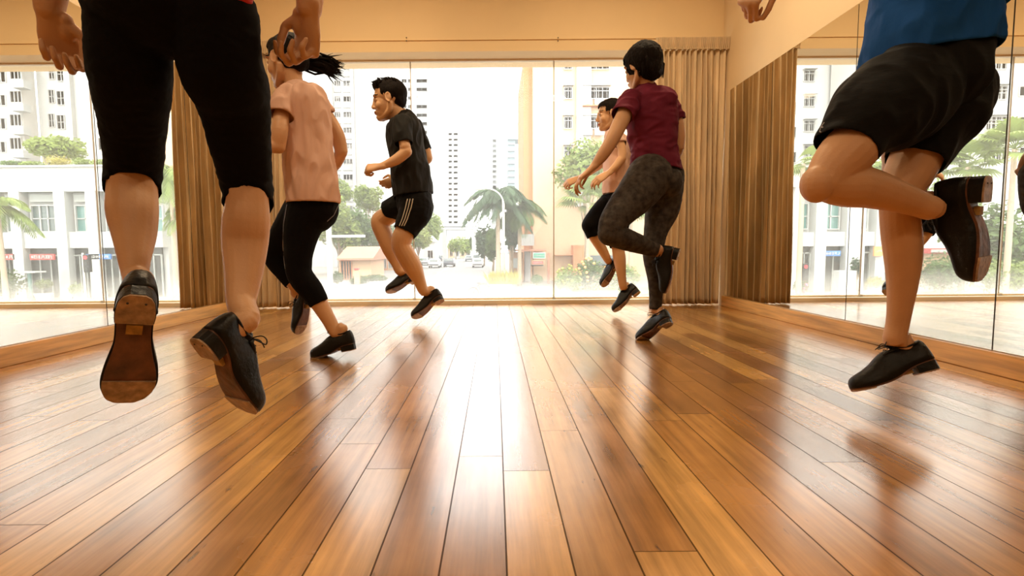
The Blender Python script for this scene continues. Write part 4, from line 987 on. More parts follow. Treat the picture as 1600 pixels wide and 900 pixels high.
def block(name, label, fn, px0, px1, pytop, Y, depth, m, cat='building', group=None, ztop=None):
    a, b = fn(px0, max(200, pytop), Y), fn(px1, max(200, pytop), Y); a.z = fn((px0+px1)/2, pytop, Y).z; x0, x1 = min(a.x, b.x), max(a.x, b.x); zt = ztop or a.z
    t = thing(name, label, cat, ((x0+x1)/2, Y+depth/2, GZ), group)
    G().box((x0, Y, GZ), (x1, Y+depth, zt)).build('wall', m, t)
    return t, x0, x1, zt
# --- far towers straight ahead
t, x0, x1, zt = block('apartment_tower', 'white apartment tower at the left of the window, grey spandrels under paired windows', Wp, 470, 574, 0, 90, 16, M['bwhite'])
lst = []; SP = []
for i in range(11):
    y = 102+i*24.4-24.4
    for a_, b_ in ((523, 532), (537, 551)):
        lst.append(rect(Wp, a_, b_, y, y+8, 90)); x_, z_, w_, h_ = rect(Wp, a_-1, b_+1, y+9, y+18, 90); SP.append((x_, z_, w_, h_))
windows(t, lst, 90, (3, 1, 'bglass', 'bwhite', 0))
for x_, z_, w_, h_ in SP: G().box((x_-w_/2, 89.85, z_-h_/2), (x_+w_/2, 90.1, z_+h_/2)).build('spandrel', M['bgrey'], t)
g = G()
for px in (520, 553, 565): x_ = Wp(px, 200, 90).x; g.box((x_-.25, 89.4, GZ), (x_+.25, 90.1, zt))
g.build('facade_rib', M['bwhite'], t)
t, x0, x1, zt = block('apartment_tower', 'pale apartment slab behind the leaping man, rows of small grey windows', Wp, 576, 688, 86, 165, 20, M['bwhite'])
lst = []
for i in range(14):
    y = 124+i*13.4
    for a_, b_ in ((585, 592), (596, 602), (628, 635), (638, 642), (651, 667)): lst.append(rect(Wp, a_, b_, y, y+5, 165))
windows(t, lst, 165, (2, 1, 'hazewin', 'bpale', 0))
G().box((Wp(671, 100, 165).x, 163.5, GZ), (Wp(676, 100, 165).x, 165, zt)).build('stair_shaft', M['bpale'], t)
t, x0, x1, zt = block('apartment_tower', 'distant white tower over the road with two columns of small windows', Wp, 690, 722, 204, 255, 20, M['bwhite'])
lst = []
for i in range(17):
    y = 208+i*8.6
    for a_, b_ in ((701, 706), (709, 715)): lst.append(rect(Wp, a_, b_, y, y+3, 255))
windows(t, lst, 255, (1, 1, 'hazewin', 'bpale', 0))
t, x0, x1, zt = block('apartment_tower', 'slim far tower left of the stepped grey-blue tower', Wp, 767, 778, 202, 290, 14, M['bpale'])
windows(t, [rect(Wp, 770, 775, 218+i*8, 222+i*8, 290) for i in range(10)], 290, (1, 1, 'hazewin', 'bpale', 0))
t, x0, x1, zt = block('office_tower', 'stepped grey-blue glass tower beside the orange wall', Wp, 793, 805, 192, 280, 14, M['bblue'])
g = G(); a_, b_ = Wp(793, 192, 279.5), Wp(815, 218, 279.5); g.box((a_.x, 279, b_.z), (b_.x, 292, a_.z)); g.build('upper_block', M['bblue'], t)
g = G()
for i in range(9): p = Wp(793, 226+i*10, 279.5); g.box((a_.x, 279.4, p.z), (Wp(805, 400, 279.5).x, 280.2, p.z+.6))
g.build('floor_band', M['bpale'], t)
# --- peach building to the right of the street
YP = 48
t = thing('apartment_building', 'peach apartment building filling the right of the window, air-conditioners under its windows', 'building', (13, 54, GZ))
xa = Wp(833, 200, YP).x; xb = 27.0; zt = 30
G().box((xa, YP, GZ), (xb, YP+14, zt)).build('wall', M['bpeach'], t)
G().box((Wp(817, 200, YP+2).x, YP+1, GZ), (xa, YP+12, Wp(817, 94, YP+1).z)).build('side_wing', M['borange'], t)
g = G()
for px in (900, 1000): q = Wp(px, 200, YP); g.box((q.x-.0, YP-.35, GZ+7), (q.x+Mw(22 if px == 900 else 10, YP), YP, zt))
g.build('pale_pier', M['bwhite'], t)
lst = []; l2 = []
for i in range(5):
    y = 91+46.3*(i); lst.append(rect(Wp, 882, 893, y, y+17, YP))
    if i < 3: l2.append(rect(Wp, 912, 951, y, y+17, YP)); l2.append(rect(Wp, 1014, 1050, y, y+17, YP))
for i in range(5):
    for x in (15.5, 19.5, 23.5): l2.append((x, lst[i][1], 2.2, 1.05))
windows(t, lst, YP, (2, 1, 'bglass', 'signwhite', 3)); windows(t, l2, YP, (4, 1, 'bglass', 'signwhite', 6))
for i in range(2):
    for px in (918, 936):
        q = Wp(px, 160+46.3*i, YP-.4); g = G(); g.box((q.x-.42, YP-.65, q.z-.33), (q.x+.42, YP-.25, q.z+.33), bev=.03); u = g.build('air_conditioner', M['signwhite'], t)
        G().tube([(q.x, YP-.70, q.z), (q.x, YP-.64, q.z)], .25, seg=20).build('fan_grille', M['bgrey'], u)
G().box((Wp(908, 400, YP).x, YP-.75, Wp(900, 167, YP).z-.1), (Wp(954, 400, YP).x, YP, Wp(900, 167, YP).z)).build('air_conditioner_ledge', M['borange'], t)
# lower storeys: recess, canopy, shopfront
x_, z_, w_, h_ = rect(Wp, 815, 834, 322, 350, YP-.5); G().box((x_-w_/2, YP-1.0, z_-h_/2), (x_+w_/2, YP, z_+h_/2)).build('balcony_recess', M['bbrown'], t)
x_, z_, w_, h_ = rect(Wp, 815, 834, 366, 384, YP-.5); G().box((x_-w_/2, YP-1.0, z_-h_/2), (x_+w_/2, YP, z_+h_/2)).build('car_deck_opening', M['bgrey'], t)
G().box((Wp(796, 400, YP-3).x, YP-3.2, Wp(790, 393, YP-3).z), (Wp(853, 400, YP-3).x, YP, Wp(790, 390, YP-3).z)).build('canopy', M['roof'], t)
G().box((Wp(820, 400, YP-1).x, YP-1.2, GZ), (Wp(829, 400, YP-1).x, YP, Wp(790, 393, YP-1).z)).build('entrance_pillar', M['signwhite'], t)
G().box((Wp(868, 400, YP-1).x, YP-1, Wp(790, 399, YP-1).z-.06), (Wp(905, 400, YP-1).x, YP, Wp(790, 399, YP-1).z)).build('ledge', M['borange'], t)
G().box((Wp(895, 400, YP-1).x, YP-1.3, GZ), (Wp(912, 400, YP-1).x, YP, Wp(790, 384, YP-1).z)).build('lower_pier', M['borange'], t)
x_, z_, w_, h_ = rect(Wp, 912, 960, 399, 415, YP-.3); G().box((x_-w_/2, YP-.3, z_-h_/2), (x_+w_/2, YP, z_+h_/2)).build('shopfront_opening', M['bglass'], t)
# signs by the entrance
def letters(g, x0, x1, z0, z1, y, n, seed, mi=1):
    r = random.Random(seed); wdt = (x1-x0)/n
    for i in range(n):
        a = x0+wdt*(i+.15); b = x0+wdt*(i+.85); t_ = (z1-z0)*.2; k = r.randint(0, 4)
        g.box((a, y, z0), (a+t_, y+.03, z1), mi)
        if k in (0, 1, 3): g.box((a, y, z1-t_), (b, y+.03, z1), mi)
        if k in (0, 2, 3): g.box((a, y, z0), (b, y+.03, z0+t_), mi)
        if k in (1, 3, 4): g.box((a, y, (z0+z1)/2-t_/2), (b, y+.03, (z0+z1)/2+t_/2), mi)
        if k in (0, 4): g.box((b-t_, y, z0), (b, y+.03, z1), mi)
def sign(label, fn, rc, Y, m, n, seed, frame=None, cat='sign', tz=.55, span=(.06, .94)):
    x_, z_, w_, h_ = rect(fn, *rc, Y); s_ = thing('sign', label, cat, (x_, Y, z_))
    g = G(); g.box((x_-w_/2, Y, z_-h_/2), (x_+w_/2, Y+.12, z_+h_/2), 0)
    if frame: g.box((x_-w_/2-.08, Y+.02, z_-h_/2-.08), (x_+w_/2+.08, Y+.10, z_+h_/2+.08), 2)
    g.build('sign_board', [m, M['signwhite'], M[frame or 'signwhite']], s_)
    g = G(); letters(g, x_-w_/2+w_*span[0], x_-w_/2+w_*span[1], z_-h_*tz/2, z_+h_*tz/2, Y-.03, n, seed, 0); g.build('lettering', M['signwhite'], s_)
    return s_
sign('green road sign with white lettering by the car-park entrance', Wp, (834, 851, 396, 402.5), YP-4, M['signgreen'], 5, 1, 'signwhite')
sign('small red notice panel under the green sign', Wp, (832, 849, 408, 412.5), YP-4, M['signred'], 6, 2, 'bpeach')
s_ = thing('barrier_beam', 'dark height bar beneath the red notice panel', 'barrier', (Wp(839, 415, YP-4).x, YP-4, GZ))
G().box((Wp(829, 400, YP-4).x, YP-4.1, Wp(790, 416, YP-4).z), (Wp(849, 400, YP-4).x, YP-4, Wp(790, 414, YP-4).z)).build('bar', M['black'], s_)
G().box((Wp(829, 400, YP-4).x, YP-4.1, GZ), (Wp(831, 400, YP-4).x, YP-4, Wp(790, 393, YP-4).z)).build('post', M['bbrown'], s_)
G().tube([(Wp(857, 400, YP-4).x, YP-4, GZ), (Wp(857, 400, YP-4).x, YP-4, Wp(790, 396, YP-4).z)], .12, seg=10).build('post', M['roof'], s_)

# --- plants
def leafcloud(g, blobs, n, size, rnd, flat=.0, mi=0):
    tot = sum(b[1][0]*b[1][1]+b[1][2]*b[1][0] for b in blobs)
    for c, r in blobs:
        k = max(8, int(n*(r[0]*r[1]+r[2]*r[0])/tot))
        for _ in range(k):
            d = V((rnd.gauss(0, 1), rnd.gauss(0, 1), rnd.gauss(0, 1))).normalized(); q = rnd.uniform(.55, 1.04)
            q *= 1+.16*noise.noise(d*2.3+V(c))
            p = V(c)+V((d.x*r[0], d.y*r[1], d.z*r[2]))*q
            u = V((rnd.gauss(0, 1), rnd.gauss(0, 1), rnd.gauss(0, .6))).normalized(); v_ = u.cross(d if abs(u.dot(d)) < .9 else V((0, 0, 1))).normalized()
            s_ = size*rnd.uniform(.6, 1.3)
            g.add([p-u*s_, p+v_*s_*.55+d*s_*.2, p+u*s_, p-v_*s_*.55+d*s_*.2], [(0, 1, 2, 3)], mi)
def tree(name, label, base, h, blobs, n, size, m, seed, trunk=.16, group=None, cat='tree'):
    rnd = random.Random(seed); t = thing(name, label, cat, base, group); b = V(base)
    bl = [(b+V(c), r) for c, r in blobs]
    g = G(); top = sum((q[0] for q in bl), V())/len(bl)
    g.tube([b, b+V((.1, 0, h*.35)), top], [trunk, trunk*.8, trunk*.4], seg=8)
    for c, r in bl: g.tube([b+V((.1, 0, h*.35)), (b+V((.1, 0, h*.5))+c)/2, c], [trunk*.5, trunk*.35, trunk*.15], seg=6)
    g.build('trunk', M['bark'], t, smooth=True)
    g = G(); leafcloud(g, bl, n, size, rnd); g.build('crown', m, t, fix=False)
    return t
def tree_px(name, label, fn, cx, ytop, ybot, rpx, Y, m, seed, n=1400, size=.22, nb=6, group=None, squash=1.):
    c = fn(cx, (ytop+ybot)/2, Y); rx = Mw(rpx, Y); rz = abs(fn(cx, ytop, Y).z-fn(cx, ybot, Y).z)/2
    rnd = random.Random(seed); base = V((c.x, Y, GZ)); bl = []
    for i in range(nb):
        a = 2*math.pi*i/nb+rnd.uniform(-.3, .3); k = rnd.uniform(.35, .6)
        bl.append((V((math.cos(a)*rx*k, math.sin(a)*rx*k, c.z-GZ+rz*rnd.uniform(-.45, .5))), (rx*rnd.uniform(.45, .62), rx*.5, rz*rnd.uniform(.42, .6))))
    bl.append((V((0, 0, c.z-GZ)), (rx*.65, rx*.6, rz*.8)))
    return tree(name, label, base, c.z-GZ, bl, n, size, m, seed, group=group)
def bush(label, c, r, m, seed, n=500, size=.09, name='bush', fm=None, nf=0, group=None):
    rnd = random.Random(seed); t = thing(name, label, 'bush', (c[0], c[1], c[2]-r[2]), group)
    bl = [(V(c), r)]+[(V(c)+V((rnd.uniform(-.6, .6)*r[0], rnd.uniform(-.5, .5)*r[1], rnd.uniform(-.3, .35)*r[2])), tuple(q*.55 for q in r)) for _ in range(4)]
    g = G(); leafcloud(g, bl, n, size, rnd); g.build('foliage', m, t, fix=False)
    g = G()
    for i in range(5): g.tube([V((c[0], c[1], c[2]-r[2])), V(c)+V((rnd.uniform(-.5, .5)*r[0], rnd.uniform(-.5, .5)*r[1], 0))], .02, seg=5)
    g.build('stems', M['bark'], t)
    if nf:
        g = G()
        for i in range(nf):
            d = V((rnd.gauss(0, 1), -abs(rnd.gauss(0, 1)), rnd.gauss(0, 1))).normalized(); g.ell(V(c)+V((d.x*r[0], d.y*r[1], d.z*r[2])), size*.9, seg=6, rings=4)
        g.build('blossoms', M[fm], t)
    return t
def bush_px(label, fn, x0, x1, y0, y1, Y, m, seed, **k):
    x_, z_, w_, h_ = rect(fn, x0, x1, y0, y1, Y); return bush(label, (x_, Y, z_), (w_/2, max(.5, min(w_/2, 1.6)), h_/2), m, seed, **k)
def palm(name, label, base, hgt, rad, nf, m, seed, droop=1., lw=.05, trunk=.16, nl=26, group=None):
    rnd = random.Random(seed); b = V(base); t = thing(name, label, 'palm tree', base, group); top = b+V((rnd.uniform(-.2, .2), 0, hgt))
    g = G(); pts = [b.lerp(top, i/12) for i in range(13)]; g.tube(pts, [trunk*(1.25-.45*i/12+(.05 if i % 2 else 0)) for i in range(13)], seg=10)
    g.build('trunk', M['palmbark'], t, smooth=True)
    for i in range(nf):
        a = 2*math.pi*i/nf+rnd.uniform(-.2, .2); el = rnd.uniform(-.15, 1.15); L_ = rad*rnd.uniform(.85, 1.12)
        d = V((math.cos(a), math.sin(a), 0)); g = G(); rach = []
        for j in range(11):
            u = j/10; rach.append(top+d*(L_*u*math.cos(el*.8))+V((0, 0, L_*(math.sin(el)*u-droop*.85*u*u))))
        g.tube(rach, [.028*(1-.8*j/10) for j in range(11)], seg=5)
        sd = d.cross(V((0, 0, 1)))
        for j in range(nl):
            u = .12+.86*j/nl; k = u*10; i0 = min(int(k), 9); p = rach[i0].lerp(rach[i0+1], k-i0); tg = (rach[i0+1]-rach[i0]).normalized()
            ll = rad*.34*math.sin(math.pi*min(1, .22+u*.78))**.7
            for q in (-1, 1):
                e = p+(sd*q*.75+tg*.6).normalized()*ll+V((0, 0, -ll*(.45*droop+.2*rnd.random()))); md = p.lerp(e, .5)+V((0, 0, ll*.12)); wv = tg*lw*1.2
                g.add([p, md+wv, e, md-wv], [(0, 1, 2, 3)])
        g.build('frond', m, t, fix=False)
    return t
def fanpalm(name, label, base, hgt, rad, nf, m, seed, trunk=.14, group=None):
    rnd = random.Random(seed); b = V(base); t = thing(name, label, 'palm tree', base, group); top = b+V((0, 0, hgt))
    G().tube([b.lerp(top, i/8) for i in range(9)], [trunk*(1.2-.3*i/8) for i in range(9)], seg=10).build('trunk', M['palmbark'], t, smooth=True)
    for i in range(nf):
        a = 2*math.pi*i/nf*1.9+rnd.uniform(-.2, .2); el = rnd.uniform(-.35, 1.25)
        d = V((math.cos(a)*math.cos(el), math.sin(a)*math.cos(el), math.sin(el))); st = top+d*rad*.45; g = G(); g.tube([top, (top+st)/2+V((0, 0, .05)), st], .022, seg=5)
        sd = d.cross(V((0, 0, 1)))
        sd = sd.normalized() if sd.length > .01 else V((1, 0, 0)); up_ = sd.cross(d)
        for j in range(22):
            an = math.radians(-105+10*j); dd = (d*math.cos(an)+sd*math.sin(an)+up_*.1).normalized(); L_ = rad*.62*(1-.25*abs(math.sin(an)))
            e = st+dd*L_+V((0, 0, -L_*.38)); md = st+dd*L_*.55+V((0, 0, -.02)); wv = d.cross(dd); wv = (dd.cross(up_)).normalized()*.045*rad/1.3
            g.add([st, md+wv, e, md-wv], [(0, 1, 2, 3)])
        g.build('frond', m, t, fix=False)
    return t
# right of the street, direct view
tree_px('street_tree', 'dark leafy tree behind the lamp and palm trunks', Wp, 798, 330, 398, 15, 44.5, M['leaf_dark'], 140, 1500, .24, group=None)
t = thing('car_park_entrance', 'shaded passage under the brown canopy beside the palm trunks', 'entrance', (Wp(807, 440, 46).x, 46, GZ))
x_, z_, w_, h_ = rect(Wp, 797, 818, 394, 440, 46); G().box((x_-w_/2, 46, GZ), (x_+w_/2, 48.9, z_+h_/2)).build('recess', M['bbrown'], t); G().box((x_-w_/2, 45.9, z_-.1), (x_-w_/2+w_*.6, 46, z_+.8)).build('shutter', M['bgrey'], t)  # solid box: the passage's shade is put into its brown colour
p = Wp(783, 435, 40); palm('palm_tree', 'tall feathery palm beside the curved street lamp', (p.x-.2, 40, GZ), Wp(790, 303, 40).z-GZ, 3.3, 24, M['leaf_dark'], 11, 1.15, .075, .17)
p = Wp(812, 435, 42); palm('palm_tree', 'shorter palm just right of the street lamp, bare pinkish trunk', (p.x, 42, GZ), Wp(790, 322, 42).z-GZ, 2.7, 16, M['leaf'], 12, 1.2, .07, .15)
g = thing('street_lamp', 'white curved-arm street lamp in front of the palms', 'street lamp', (Wp(787, 435, 37).x, 37, GZ))
x_ = Wp(787, 400, 37).x; zt_ = Wp(790, 318, 37).z
arc = [(x_, 37, GZ), (x_, 37, zt_)]+[(x_-1.25*(1-math.cos(a)), 37, zt_+1.1*math.sin(a)) for a in [math.radians(q) for q in range(15, 106, 15)]]
G().tube(arc, [.11, .09]+[.055]*7, seg=10).build('pole', M['pole'], g, smooth=True)
e = V(arc[-1]); G().ell(e+V((-.3, 0, -.02)), (.38, .14, .08)).build('lamp_head', M['pole'], g, smooth=True)
tree_px('street_tree', 'round bright green tree before the peach building', Wp, 915, 206, 300, 50, 44, M['leaf_light'], 21, 2600, .24)
p = Wp(912, 420, 38); fanpalm('fan_palm', 'fan palm with drooping pale fronds right of the glass joint', (p.x+.3, 38, GZ), Wp(790, 318, 38).z-GZ, 2.7, 18, M['leaf_light'], 22)
p = Wp(985, 420, 40); fanpalm('fan_palm', 'fan palm partly behind the maroon dancer', (p.x, 40, GZ), Wp(790, 330, 40).z-GZ, 2.2, 14, M['leaf'], 23)
bush_px('flowering bush left of the fan palm trunk, yellow blossoms', Wp, 868, 908, 414, 458, 35, M['leaf_light'], 31, n=1200, size=.11, fm='leaf_yellow', nf=30)
bush_px('taller flowering bush behind the far dancer, orange blossoms', Wp, 900, 948, 402, 456, 36, M['leaf'], 32, n=1500, size=.11, fm='flower', nf=26)
bush_px('leafy shrub right of the orange-blossomed bush', Wp, 946, 1000, 410, 458, 36, M['leaf_light'], 33, n=1000, size=.11)
bush_px('clipped round topiary bush on the pavement', Wp, 829, 848, 428, 445, 34, M['leaf'], 34, n=900, size=.05)
t = thing('planter', 'low stone planter filled with yellow-green grass below the palms', 'planter', (Wp(783, 450, 33).x, 33, GZ))
x_, z_, w_, h_ = rect(Wp, 765, 800, 444, 462, 33); G().box((x_-w_/2, 32.6, GZ), (x_+w_/2, 34.2, z_+h_/2), bev=.05).build('trough', M['stone'], t)
g = G(); rnd = random.Random(5)
for i in range(420):
    b = V((rnd.uniform(x_-w_/2, x_+w_/2+.4), rnd.uniform(32.7, 34.1), z_+h_/2)); e = b+V((rnd.gauss(0, .22), rnd.gauss(0, .15), rnd.uniform(.35, .95))); g.add([b-V((.035, 0, 0)), b+V((.035, 0, 0)), (b+e)/2+V((.03, 0, .1)), e], [(0, 1, 2, 3)])
g.build('grass', M['leaf_yellow'], t, fix=False)
tag(G().box((Wp(800, 400, 33).x, 32.4, GZ), (Wp(1060, 400, 33).x, 37.5, GZ+.12)).build('lawn', M['grass'], origin=(5, 33, GZ)), kind='structure')
# bicycles by the planter
def bicycle(x, y, label):
    t = thing('bicycle', label, 'bicycle', (x, y, GZ))
    for dx in (-.5, .5):
        g = G(); g.tube([(x+dx+.33*math.cos(a), y+dx*.5, GZ+.34+.33*math.sin(a)) for a in [math.radians(q) for q in range(0, 361, 20)]], .02, seg=6)
        for a in range(0, 180, 30): ca, sa = math.cos(math.radians(a))*.32, math.sin(math.radians(a))*.32; g.tube([(x+dx-ca, y+dx*.5, GZ+.34-sa), (x+dx+ca, y+dx*.5, GZ+.34+sa)], .004, seg=4)
        g.build('wheel', M['tyre'], t)
    g = G()
    A_ = V((x-.5, y-.25, GZ+.34)); B_ = V((x+.5, y+.25, GZ+.34)); c_ = V((x-.05, y, GZ+.32)); s_ = V((x-.15, y-.05, GZ+.85)); h_ = V((x+.35, y+.18, GZ+.88))
    for q in ((A_, c_), (A_, s_), (c_, s_), (c_, h_), (s_, h_), (h_, B_)): g.tube(q, .02, seg=6)
    g.build('bike_frame', M['signred'], t); G().ell(s_+V((0, 0, .08)), (.12, .06, .03)).build('saddle', M['black'], t)
    G().tube([h_+V((0, -.25, .12)), h_+V((0, 0, .14)), h_+V((0, .25, .12))], .015, seg=6).build('handlebar', M['black'], t)
p = Wp(753, 450, 33.5); bicycle(p.x, 31.8, 'parked bicycle at the left end of the planter')
# --- left of the street, direct view
cols_ = (('leaf', 'leaf_light'))
spec = [(528, 300, 395, 34, 60, 'leaf_light', 'bushy street tree beside the ponytailed dancer, above the low roofs'), (560, 318, 398, 34, 64, 'leaf', 'broad street tree left of the leaping man, above the roofs'),
        (596, 322, 402, 30, 68, 'leaf', 'street tree partly behind the leaping man\'s raised leg'), (530, 275, 318, 22, 72, 'leaf_light', 'yellowish tree rising behind the street trees at left'),
        (575, 288, 335, 26, 80, 'leaf_light', 'pale tree crown low before the apartment slab'), (652, 336, 392, 24, 80, 'leaf_light', 'pale street tree right of the leaping man\'s shorts'),
        (676, 330, 385, 17, 110, 'leaf_light', 'smaller pale tree left of the footbridge')]
for i, (cx, y0, y1, r, Y, m, lb) in enumerate(spec): tree_px('street_tree', lb, Wp, cx, y0, y1, r, Y, M[m], 40+i, 2400, .26, group='street trees')
for i, (cx, y0, y1, r, Y, m) in enumerate(((712, 366, 400, 14, 150, 'leaf_light'), (728, 368, 400, 12, 160, 'leaf_light'), (744, 360, 398, 12, 130, 'leaf'), (756, 345, 410, 13, 90, 'leaf_dark'), (770, 350, 415, 12, 70, 'leaf'))):
    tree_px('roadside_tree', 'hazy roadside tree at the far end of the street, '+('left of the road', 'under the footbridge', 'right of the cars', 'dark one behind the palm', 'just left of the palm trunk')[i], Wp, cx, y0, y1, r, Y, M[m], 60+i, 1100, .35, group='roadside trees at the far end')
for i, (x0_, x1_, y0_, y1_, Y, lb) in enumerate(((519, 536, 424, 444, 42, 'round hedge ball by the white gantry post'), (548, 575, 430, 446, 46, 'low clipped hedge before the pink porch'), (575, 603, 428, 442, 50, 'low hedge right of the pink porch'), (640, 662, 400, 414, 85, 'hedge at the roadside behind the parked cars'))):
    bush_px(lb, Wp, x0_, x1_, y0_, y1_, Y, M['leaf'], 70+i, n=900, size=.1)
t = thing('gantry', 'white road gantry with a horizontal beam beside the ponytailed dancer', 'gantry', (Wp(516, 440, 40).x, 40, GZ))
G().box((Wp(512, 400, 40).x, 39.8, GZ), (Wp(518, 400, 40).x, 40.2, Wp(790, 330, 40).z)).build('post', M['signwhite'], t)
G().box((Wp(518, 400, 40).x, 39.85, Wp(790, 369, 40).z), (Wp(571, 400, 40).x, 40.15, Wp(790, 365, 40).z)).build('beam', M['signwhite'], t)
t = thing('porch_building', 'low pink building with terracotta roof and dark gate at the roadside', 'building', (Wp(550, 430, 52).x, 53, GZ))
x_, z_, w_, h_ = rect(Wp, 530, 580, 404, 443, 52); G().box((x_-w_/2, 52, GZ), (x_+w_/2, 58, z_+h_/2)).build('wall', M['bpeach'], t)
a_ = Wp(527, 402, 51.5); b_ = Wp(584, 402, 51.5); G().prism([(51.3, a_.z-.1), (55, a_.z+1.1), (58.7, a_.z-.1), (58.7, a_.z-.3), (51.3, a_.z-.3)], 'x', a_.x, b_.x).build('roof', M['roof'], t)
x_, z_, w_, h_ = rect(Wp, 533, 549, 408, 436, 51.8); windows(t, [(x_, z_, w_, h_)], 51.9, (4, 1, 'shopdark', 'borange', 0), 'gate')
g = thing('post_box', 'small pink pillar before the gate of the low pink building', 'pillar', (Wp(557, 445, 45).x, 45, GZ))
x_, z_, w_, h_ = rect(Wp, 553, 561, 420, 444, 45); G().box((x_-w_/2, 45, GZ), (x_+w_/2, 45.4, z_+h_/2-.12), bev=.03).build('shaft', M['bpeach'], g); G().box((x_-w_/2*.8, 44.95, z_+h_/2-.12), (x_+w_/2*.8, 45.45, z_+h_/2+.05), bev=.02).build('cap', M['signred'], g)
t = thing('shophouse_row', 'row of low pink and cream shophouses left of the road', 'building', (Wp(600, 420, 75).x, 78, GZ))
for i in range(6):
    x0_, x1_ = Wp(577+i*9.5, 400, 75).x, Wp(586+i*9.5, 400, 75).x; zt_ = Wp(0, (398, 402)[i % 2], 75).z
    s_ = G().box((x0_, 75, GZ), (x1_, 82, zt_)).build('house_wall', M[('bpeach', 'bwhite', 'borange')[i % 3]], t); G().prism([(74.6, zt_), (78.5, zt_+1.0), (82.4, zt_)], 'x', x0_, x1_).build('roof', M['roof'], s_)
    windows(t, [((x0_+x1_)/2, GZ+1.2, abs(x1_-x0_)*.55, 1.7)], 75, (2, 1, 'shopdark', 'bwhite', 0), 'shopfront')
t = thing('gable_house', 'white gabled house at the roadside right of the leaping man', 'building', (Wp(668, 400, 100).x, 103, GZ))
x_, z_, w_, h_ = rect(Wp, 660, 679, 378, 410, 100); G().box((x_-w_/2, 100, GZ), (x_+w_/2, 107, z_+h_/2)).build('wall', M['bwhite'], t)
G().prism([(x_-w_/2-.2, z_+h_/2), (x_, z_+h_/2+1.4), (x_+w_/2+.2, z_+h_/2)], 'y', 99.7, 107).build('roof', M['bwhite'], t); windows(t, [(x_+w_*.15, z_-h_*.1, w_*.4, h_*.35)], 100, (2, 1, 'bbrown', 'bwhite', 0))
t = thing('footbridge', 'pale covered footbridge crossing the far end of the road', 'bridge', (Wp(715, 400, 120).x, 120, GZ))
x0_, x1_ = Wp(690, 400, 120).x, Wp(743, 400, 120).x; G().box((x0_, 119, Wp(790, 359, 120).z), (x1_, 122, Wp(790, 356.5, 120).z)).build('deck', M['bpale'], t); G().box((x0_, 118.7, Wp(790, 353.8, 120).z), (x1_, 122.3, Wp(790, 353, 120).z)).build('bridge_roof', M['bpale'], t)
for px in (695, 741): x_ = Wp(px, 400, 120).x; G().box((x_-.5, 119, GZ), (x_+.5, 121, Wp(790, 359, 120).z)).build('pier', M['bpale'], t)
g = G()
for i in range(18): x_ = x0_+(x1_-x0_)*i/17; g.box((x_-.04, 119, Wp(790, 356.5, 120).z), (x_+.04, 119.1, Wp(790, 353.8, 120).z))
g.build('railing', M['bpale'], t)
# far shophouses / clutter at road end
t = thing('shophouse_row', 'hazy low shophouses at the far left end of the road', 'building', (Wp(705, 400, 170).x, 173, GZ))
for i in range(6):
    x0_, x1_ = Wp(683+i*9, 400, 170).x, Wp(691.5+i*9, 400, 170).x; s_ = G().box((x0_, 170, GZ), (x1_, 176, Wp(790, 386-(i % 2)*4, 170).z)).build('house_wall', M[('bpeach', 'bwhite')[i % 2]], t); windows(t, [((x0_+x1_)/2, GZ+2, abs(x1_-x0_)*.5, 2.5)], 170, (2, 1, 'bbrown', 'bwhite', 0), 'shopfront')
def car(x, y, m, label, van=False, rot=0, group='cars on the road'):
    t = thing('car' if not van else 'van', label, 'van' if van else 'car', (x, y, GZ), group)
    def X(u, v_, z): c_, s_ = math.cos(rot), math.sin(rot); return (x+v_*c_-u*s_, y+v_*s_+u*c_, GZ+z)
    g = G(); prof = [(-2.1, .35), (-2.15, .75), (-1.95, 1.0), (-1.5, 1.42), (.35, 1.47), (1.0, 1.0), (2.0, .85), (2.15, .6), (2.1, .35)] if not van else [(-2.3, .4), (-2.35, 1.9), (-2.1, 2.1), (1.5, 2.1), (1.95, 1.2), (2.3, 1.0), (2.3, .4)]
    n = len(prof)
    for s1_, s2_ in ((-1, 1),):
        vs = [X(u, -.85*(1 if z < 1.05 else .82), z) for u, z in prof]+[X(u, .85*(1 if z < 1.05 else .82), z) for u, z in prof]
    g.add(vs, [tuple(range(n)), tuple(reversed(range(n, 2*n)))]+[(i, n+i, n+(i+1) % n, (i+1) % n) for i in range(n)]); g.build('car_body', m, t)
    zz = (1.05, 1.38) if not van else (1.25, 1.85)
    for e in (-1, 1):
        u0, u1 = ((-1.98, -1.55) if e < 0 else (.95, .45)) if not van else ((-2.38, -2.36) if e < 0 else (1.93, 1.62))
        off = .03*e
        G().add([X(u0+off, -.68, zz[0]), X(u0+off, .68, zz[0]), X(u1+off, .62, zz[1]), X(u1+off, -.62, zz[1])], [(0, 1, 2, 3)]).build('windscreen' if e > 0 else 'rear_window', M['bglass'], t)
        sgn = e; G().add([X(-1.4, .84*sgn, zz[0]), X(.6, .84*sgn, zz[0]), X(.25, .74*sgn, zz[1]), X(-1.2, .74*sgn, zz[1])], [(0, 1, 2, 3)]).build('side_window', M['bglass'], t)
    for e in (-1, 1):
        for q in (-1, 1): G().tube([X(1.35*e, .70*q, .33), X(1.35*e, .88*q, .33)], .33, seg=16).build('wheel', M['tyre'], t)
        G().add([X(-2.17 if e < 0 else 2.17, -.75, .45), X(-2.17 if e < 0 else 2.17, .75, .45), X(-2.17 if e < 0 else 2.17, .75, .62), X(-2.17 if e < 0 else 2.17, -.75, .62)], [(0, 1, 2, 3)]).build('bumper', M['cardark'], t)
    return t
